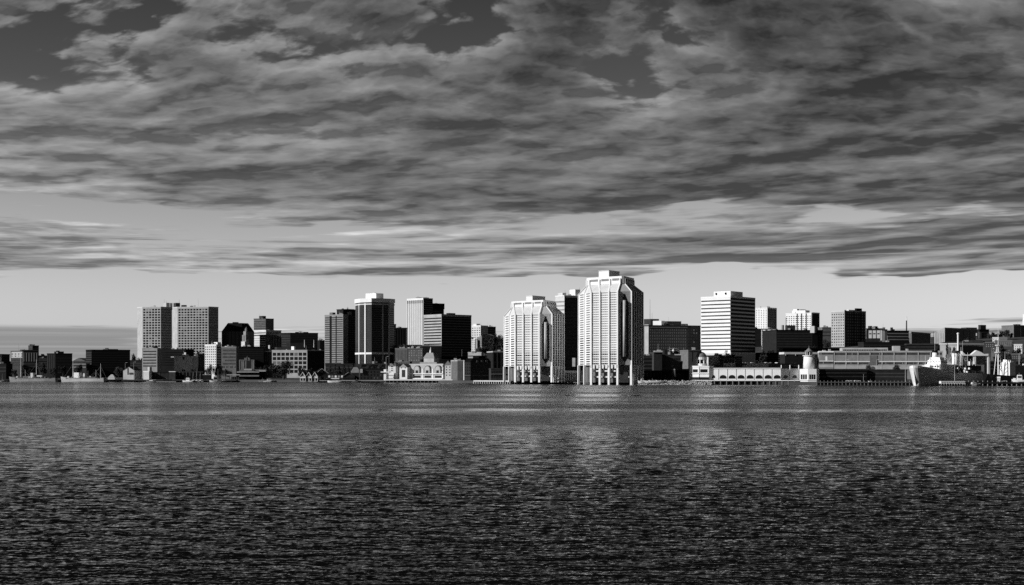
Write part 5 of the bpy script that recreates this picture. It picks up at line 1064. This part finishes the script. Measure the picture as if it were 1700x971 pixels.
# ============================================================ trees
def make_tree(seed, tall):
    rng = random.Random(seed); t = thing('broadleaf_tree' if not tall else 'pointed_tree', 'tree', 'tree')
    mb = MB().cyl(0, 0, -1, 4.5, .42, .22, 7)
    for k in range(5):
        a = rng.random()*6.28; mb.bar((0, 0, 2.6+k*.6), (2.2*math.cos(a), 2.2*math.sin(a), 5+k*.9), .14, 4, .05)
    mb.build('trunk', 'bark', t, local=True); vs = []; fs = []
    cl_ = [(rng.uniform(-2.6, 2.6), rng.uniform(-2.6, 2.6), rng.uniform(4, 9), rng.uniform(1.2, 2.2)) for _ in range(13)] if not tall else [(rng.uniform(-1, 1)*(1-z/14), rng.uniform(-1, 1)*(1-z/14), 2+z, 2.0*(1-z/13)+.25) for z in np.linspace(0, 11, 14)]
    for k in range(1500):
        c = rng.choice(cl_); d = Vector((rng.gauss(0, 1), rng.gauss(0, 1), rng.gauss(0, 1))).normalized()*c[3]*rng.uniform(.5, 1.12)
        p = Vector(c[:3])+d; u = Vector((rng.gauss(0, 1), rng.gauss(0, 1), rng.gauss(0, 1))).normalized(); v = u.orthogonal().normalized(); s_ = rng.uniform(.2, .42)
        b0 = len(vs); vs += [tuple(p+u*s_), tuple(p+v*s_), tuple(p-u*s_), tuple(p-v*s_)]; fs.append((b0, b0+1, b0+2, b0+3))
    mesh_object('crown', vs, fs, M['leaf'], t); return t
T0, T1, T2 = make_tree(3, False), make_tree(9, False), make_tree(4, True)
TH = {0: 11.0, 1: 11.0, 2: 14.0}; used_ = set()
def tree(px, ytop, Y, wpx, kind, label, grp):
    src = (T0, T1, T2)[kind]; x = WX(px, Y); zb = terrain(x, Y); h = WZ(ytop, Y)-zb; w_ = wpx*Y/FX/(8.5 if kind < 2 else 4.2)
    rz = random.random()*6.28
    if kind in used_: c = copy_thing(src, (x, Y, zb), rz, label, (w_, w_, h/TH[kind]))
    else: used_.add(kind); c = src; c.location = (x, Y, zb); c.rotation_euler = (0, 0, rz); c.scale = (w_, w_, h/TH[kind]); c['label'] = label
    c['group'] = grp; return c
tr = [(471, 598, 1400, 42, 0, 'large round dark tree in front of the window-grid block', 'trees at the quay')]
for k, (px, yt) in enumerate([(349, 604), (357, 607), (364, 603), (343, 610), (374, 612), (381, 614)]): tr.append((px, yt, 1430, 11, k % 2, 'dark tree %s below the bright white windowed block' % ['tall, at the left', 'low, in the middle', 'tallest, at the right', 'smallest, at the far left', 'low, by the ferry landing', 'lowest, touching the ferry canopy'][k], 'trees at the quay'))
ords = ['first', 'second', 'third', 'fourth', 'fifth', 'sixth', 'seventh', 'eighth', 'ninth', 'tenth']
for k, px in enumerate([548, 556, 563, 571, 578, 586, 594, 603]): tr.append((px, [606, 603, 607, 604, 606, 603, 608, 606][k], 1400, 8, 2, '%s from the left of the pointed dark trees below the grooved tower' % ords[k], 'row of pointed trees'))
for k, px in enumerate([612, 621, 631, 640, 650]): tr.append((px, [604, 607, 603, 606, 602][k], 1345, 11, k % 2, '%s from the left of the dark trees below the black glass tower' % ords[k], 'trees below the glass tower'))
for k, (px, yt, w_) in enumerate([(820, 552, 14), (829, 554, 14), (836, 556, 12), (826, 568, 14), (796, 575, 12), (806, 574, 12), (815, 573, 12), (790, 597, 12), (822, 590, 12)]): tr.append((px, yt, 1700 if yt < 580 else 1400, w_, k % 2, '%s tree of the hillside clump left of the shorter slanted tower' % ords[k], 'hillside trees left of the slanted tower'))
for k, (px, yt, w_) in enumerate([(1650, 551, 12), (1659, 552, 12), (1669, 547, 16), (1677, 552, 12), (1643, 553, 10), (1662, 570, 14), (1688, 577, 16), (1672, 586, 16), (1656, 590, 14), (1696, 592, 14)]): tr.append((px, yt, 1600 if yt < 560 else 1300, w_, k % 2, '%s of the dark trees on the right-hand hill' % ords[k], 'trees on the right-hand hill'))
tr += [(1444, 604.5, 1070, 16, 0, 'left one of two round trees before the very long pale shed', 'two trees before the long shed'), (1487, 604, 1070, 18, 1, 'right one of two round trees before the very long pale shed', 'two trees before the long shed'),
       (1205, 583.5, 1230, 8, 0, 'small round tree at the foot of the boldly striped tower', 'trees among the towers'), (1268, 583, 1290, 16, 1, 'dark tree below the mottled balcony block', 'trees among the towers'), (1250, 586, 1270, 12, 0, 'dark tree right of the striped tower podium', 'trees among the towers'), (1372, 562, 1500, 14, 0, 'dark tree between the wide black block and the bay-fronted tower', 'trees among the towers'),
       (1363, 566, 1450, 14, 1, 'low dark tree right of the wide black block', 'trees among the towers'), (1574, 569, 1230, 8, 0, 'dark bush left of the white chimney pipe', 'bushes by the plant'), (1583, 574, 1225, 10, 1, 'low dark bush left of the white chimney foot', 'bushes by the plant'), (1604, 560, 1480, 9, 0, 'dark round tree before the big gabled hall', 'trees among the towers'),
       (1357, 590, 1090, 8, 1, 'small dark tree just right of the lighthouse lantern', 'trees among the towers'), (223, 586.5, 1660, 14, 0, 'dark round tree left of the left twin tower', 'trees at the left'), (233, 592, 1640, 9, 1, 'small dark tree at the foot of the left twin tower', 'trees at the left'), (14, 598, 1660, 10, 0, 'dark tree left of the pale topped office block', 'trees at the left'), (8, 602, 1650, 10, 1, 'low dark tree by the left edge', 'trees at the left'),
       (72, 600, 1580, 12, 1, 'low dark tree left of the black stepped block', 'trees at the left'), (104, 606, 1430, 16, 1, 'wide dark tree before the black stepped block', 'trees at the left'), (88, 610, 1420, 12, 0, 'low dark tree above the stern of the grey steamer', 'trees at the left'), (52, 611, 1425, 14, 0, 'dark tree above the wheelhouse of the grey steamer', 'trees at the left'), (24, 612, 1425, 12, 1, 'low dark tree above the bow of the grey steamer', 'trees at the left'), (160, 612, 1420, 14, 1, 'dark tree before the left half of the long windowless black block', 'trees at the left'), (197, 608, 1440, 15, 0, 'dark tree just left of the white gabled boathouse', 'trees at the left'), (229, 611, 1420, 10, 1, 'dark tree between the white boathouse and the bright square shed', 'trees at the left'), (306, 612, 1420, 13, 0, 'dark tree before the plain grey box building', 'trees at the quay'), (322, 611, 1420, 12, 1, 'dark tree before the right corner of the plain grey box building', 'trees at the quay'), (438, 606, 1420, 14, 0, 'dark tree left of the large round tree', 'trees at the quay'), (500, 608, 1390, 14, 1, 'dark tree behind the three small gabled boathouses', 'trees at the quay'), (514, 611, 1380, 12, 0, 'low dark tree behind the rightmost small gabled boathouse', 'trees at the quay'), (131, 604, 1500, 14, 0, 'dark tree before the low gabled building', 'trees at the left'), (740, 604, 1240, 13, 1, 'dark tree between the cupola building and the pale weathered gable', 'trees at the quay'), (1112, 619, 1040, 9, 0, 'dark bush at the low grey stone shed', 'trees at the quay'),
       (1240, 604, 1120, 10, 0, 'low dark tree behind the arcade', 'trees among the towers'), (1318, 600, 1080, 12, 1, 'dark shrub behind the arcade left of the lighthouse', 'trees among the towers'), (1556, 571, 1300, 10, 0, 'dark tree left of the white-eaved plant building', 'bushes by the plant')]
for q in tr: tree(*q)

# ============================================================ lamps, flagpoles, vehicles
def lamp(px, Y, y1, label, grp='slender poles along the waterfront'):
    x = WX(px, Y); z = terrain(x, Y) if Y > shore(px) else 2; h = WZ(y1, Y)-z; t = thing('lamp_post', label, 'lamp post', (x, Y, z), 0, grp)
    MB().cyl(0, 0, 0, h, .2, .11, 7).build('pole', 'steel', t, local=True); MB().bar((0, 0, h-.1), (1.3, 0, h+.2), .09, 5).build('arm', 'steel', t, local=True); MB().box(1.1, 2.0, -.2, .2, h+.05, h+.3).build('lamp_head', 'white', t, local=True)
for px, Y, y1, lab in ((1220, 1048, 588, 'tall pale lamp post behind the arcade'), (1462, 1060, 608, 'pale lamp post between the two round trees'), (1455, 1058, 597, 'lamp post left of the pair of round trees'), (1503, 1000, 611, 'lamp post left of the ship bow'), (1552, 1130, 570, 'tall lamp post behind the ship bridge'), (1585, 915, 606, 'thin pole beside the passenger barge'),
                       (641, 1262, 592, 'bright pole left of the narrow pale house'), (1404, 1020, 597, 'thin pole right of the brick end block'), (222, 1372, 601, 'thin pole beside the white gabled boathouse'), (208, 1420, 602, 'thin pole behind the white gabled boathouse'), (1598, 1060, 566, 'tall thin pole right of the white chimney pipe'), (345, 1366, 611, 'thin lamp post on the quay below the white windowed block')):
    lamp(px, Y, y1, lab)
def make_car(mat, label):
    t = thing('parked_car', label, 'car', group='cars parked near the quay')
    MB().poly([(-2.1, -.85), (2.1, -.85), (2.1, .85), (-2.1, .85)], .35, .85).build('body', mat, t, local=True)
    MB().poly([(-1.4, -.8), (1.1, -.8), (1.1, .8), (-1.4, .8)], .85, 1.42, [(-1.0, -.65), (.6, -.65), (.6, .65), (-1.0, .65)]).build('cabin', 'glass', t, local=True)
    w_ = None
    for x in (-1.3, 1.3):
        for y in (-.86, .66):
            mb = MB().bar((x, y, .33), (x, y+.2, .33), .33, 10); mb.build('wheel', 'rubber', t, local=True)
    return t
cw, cd = make_car('white', 'car'), make_car('mid', 'car')
cars = [(1231, 0), (1239, 1), (1248, 0), (1256, 0), (1264, 1), (1272, 0), (1280, 1), (1290, 0)]
seen = {0: False, 1: False}
roof_z = None
for k, (px, c_) in enumerate(cars):
    Y = 1132; x = WX(px, Y); z = WZ(604, 1150)+.35; Y = 1156
    lab = '%s parked car, %s from the left, on the dark deck behind the arcade' % (('white', 'grey')[c_], ords[k])
    src = (cw, cd)[c_]; loc = (WX(px, Y), Y, z)
    if seen[c_]: copy_thing(src, loc, R(90+k*3), lab)
    else: seen[c_] = True; src.location = loc; src.rotation_euler = (0, 0, R(95)); src['label'] = lab
for k, (px, Y, lab) in enumerate(((1411, 962, 'white car parked on the fenced wharf right of the lighthouse'), (1425, 964, 'white car parked beyond another on the fenced wharf'), (1668, 906, 'white car on the pier at the right, beside the cube hut'))):
    copy_thing(cw, (WX(px, Y), Y+3, 2.4 if px < 1600 else 2.65), R(4*k), lab)
bpy.context.view_layer.update()
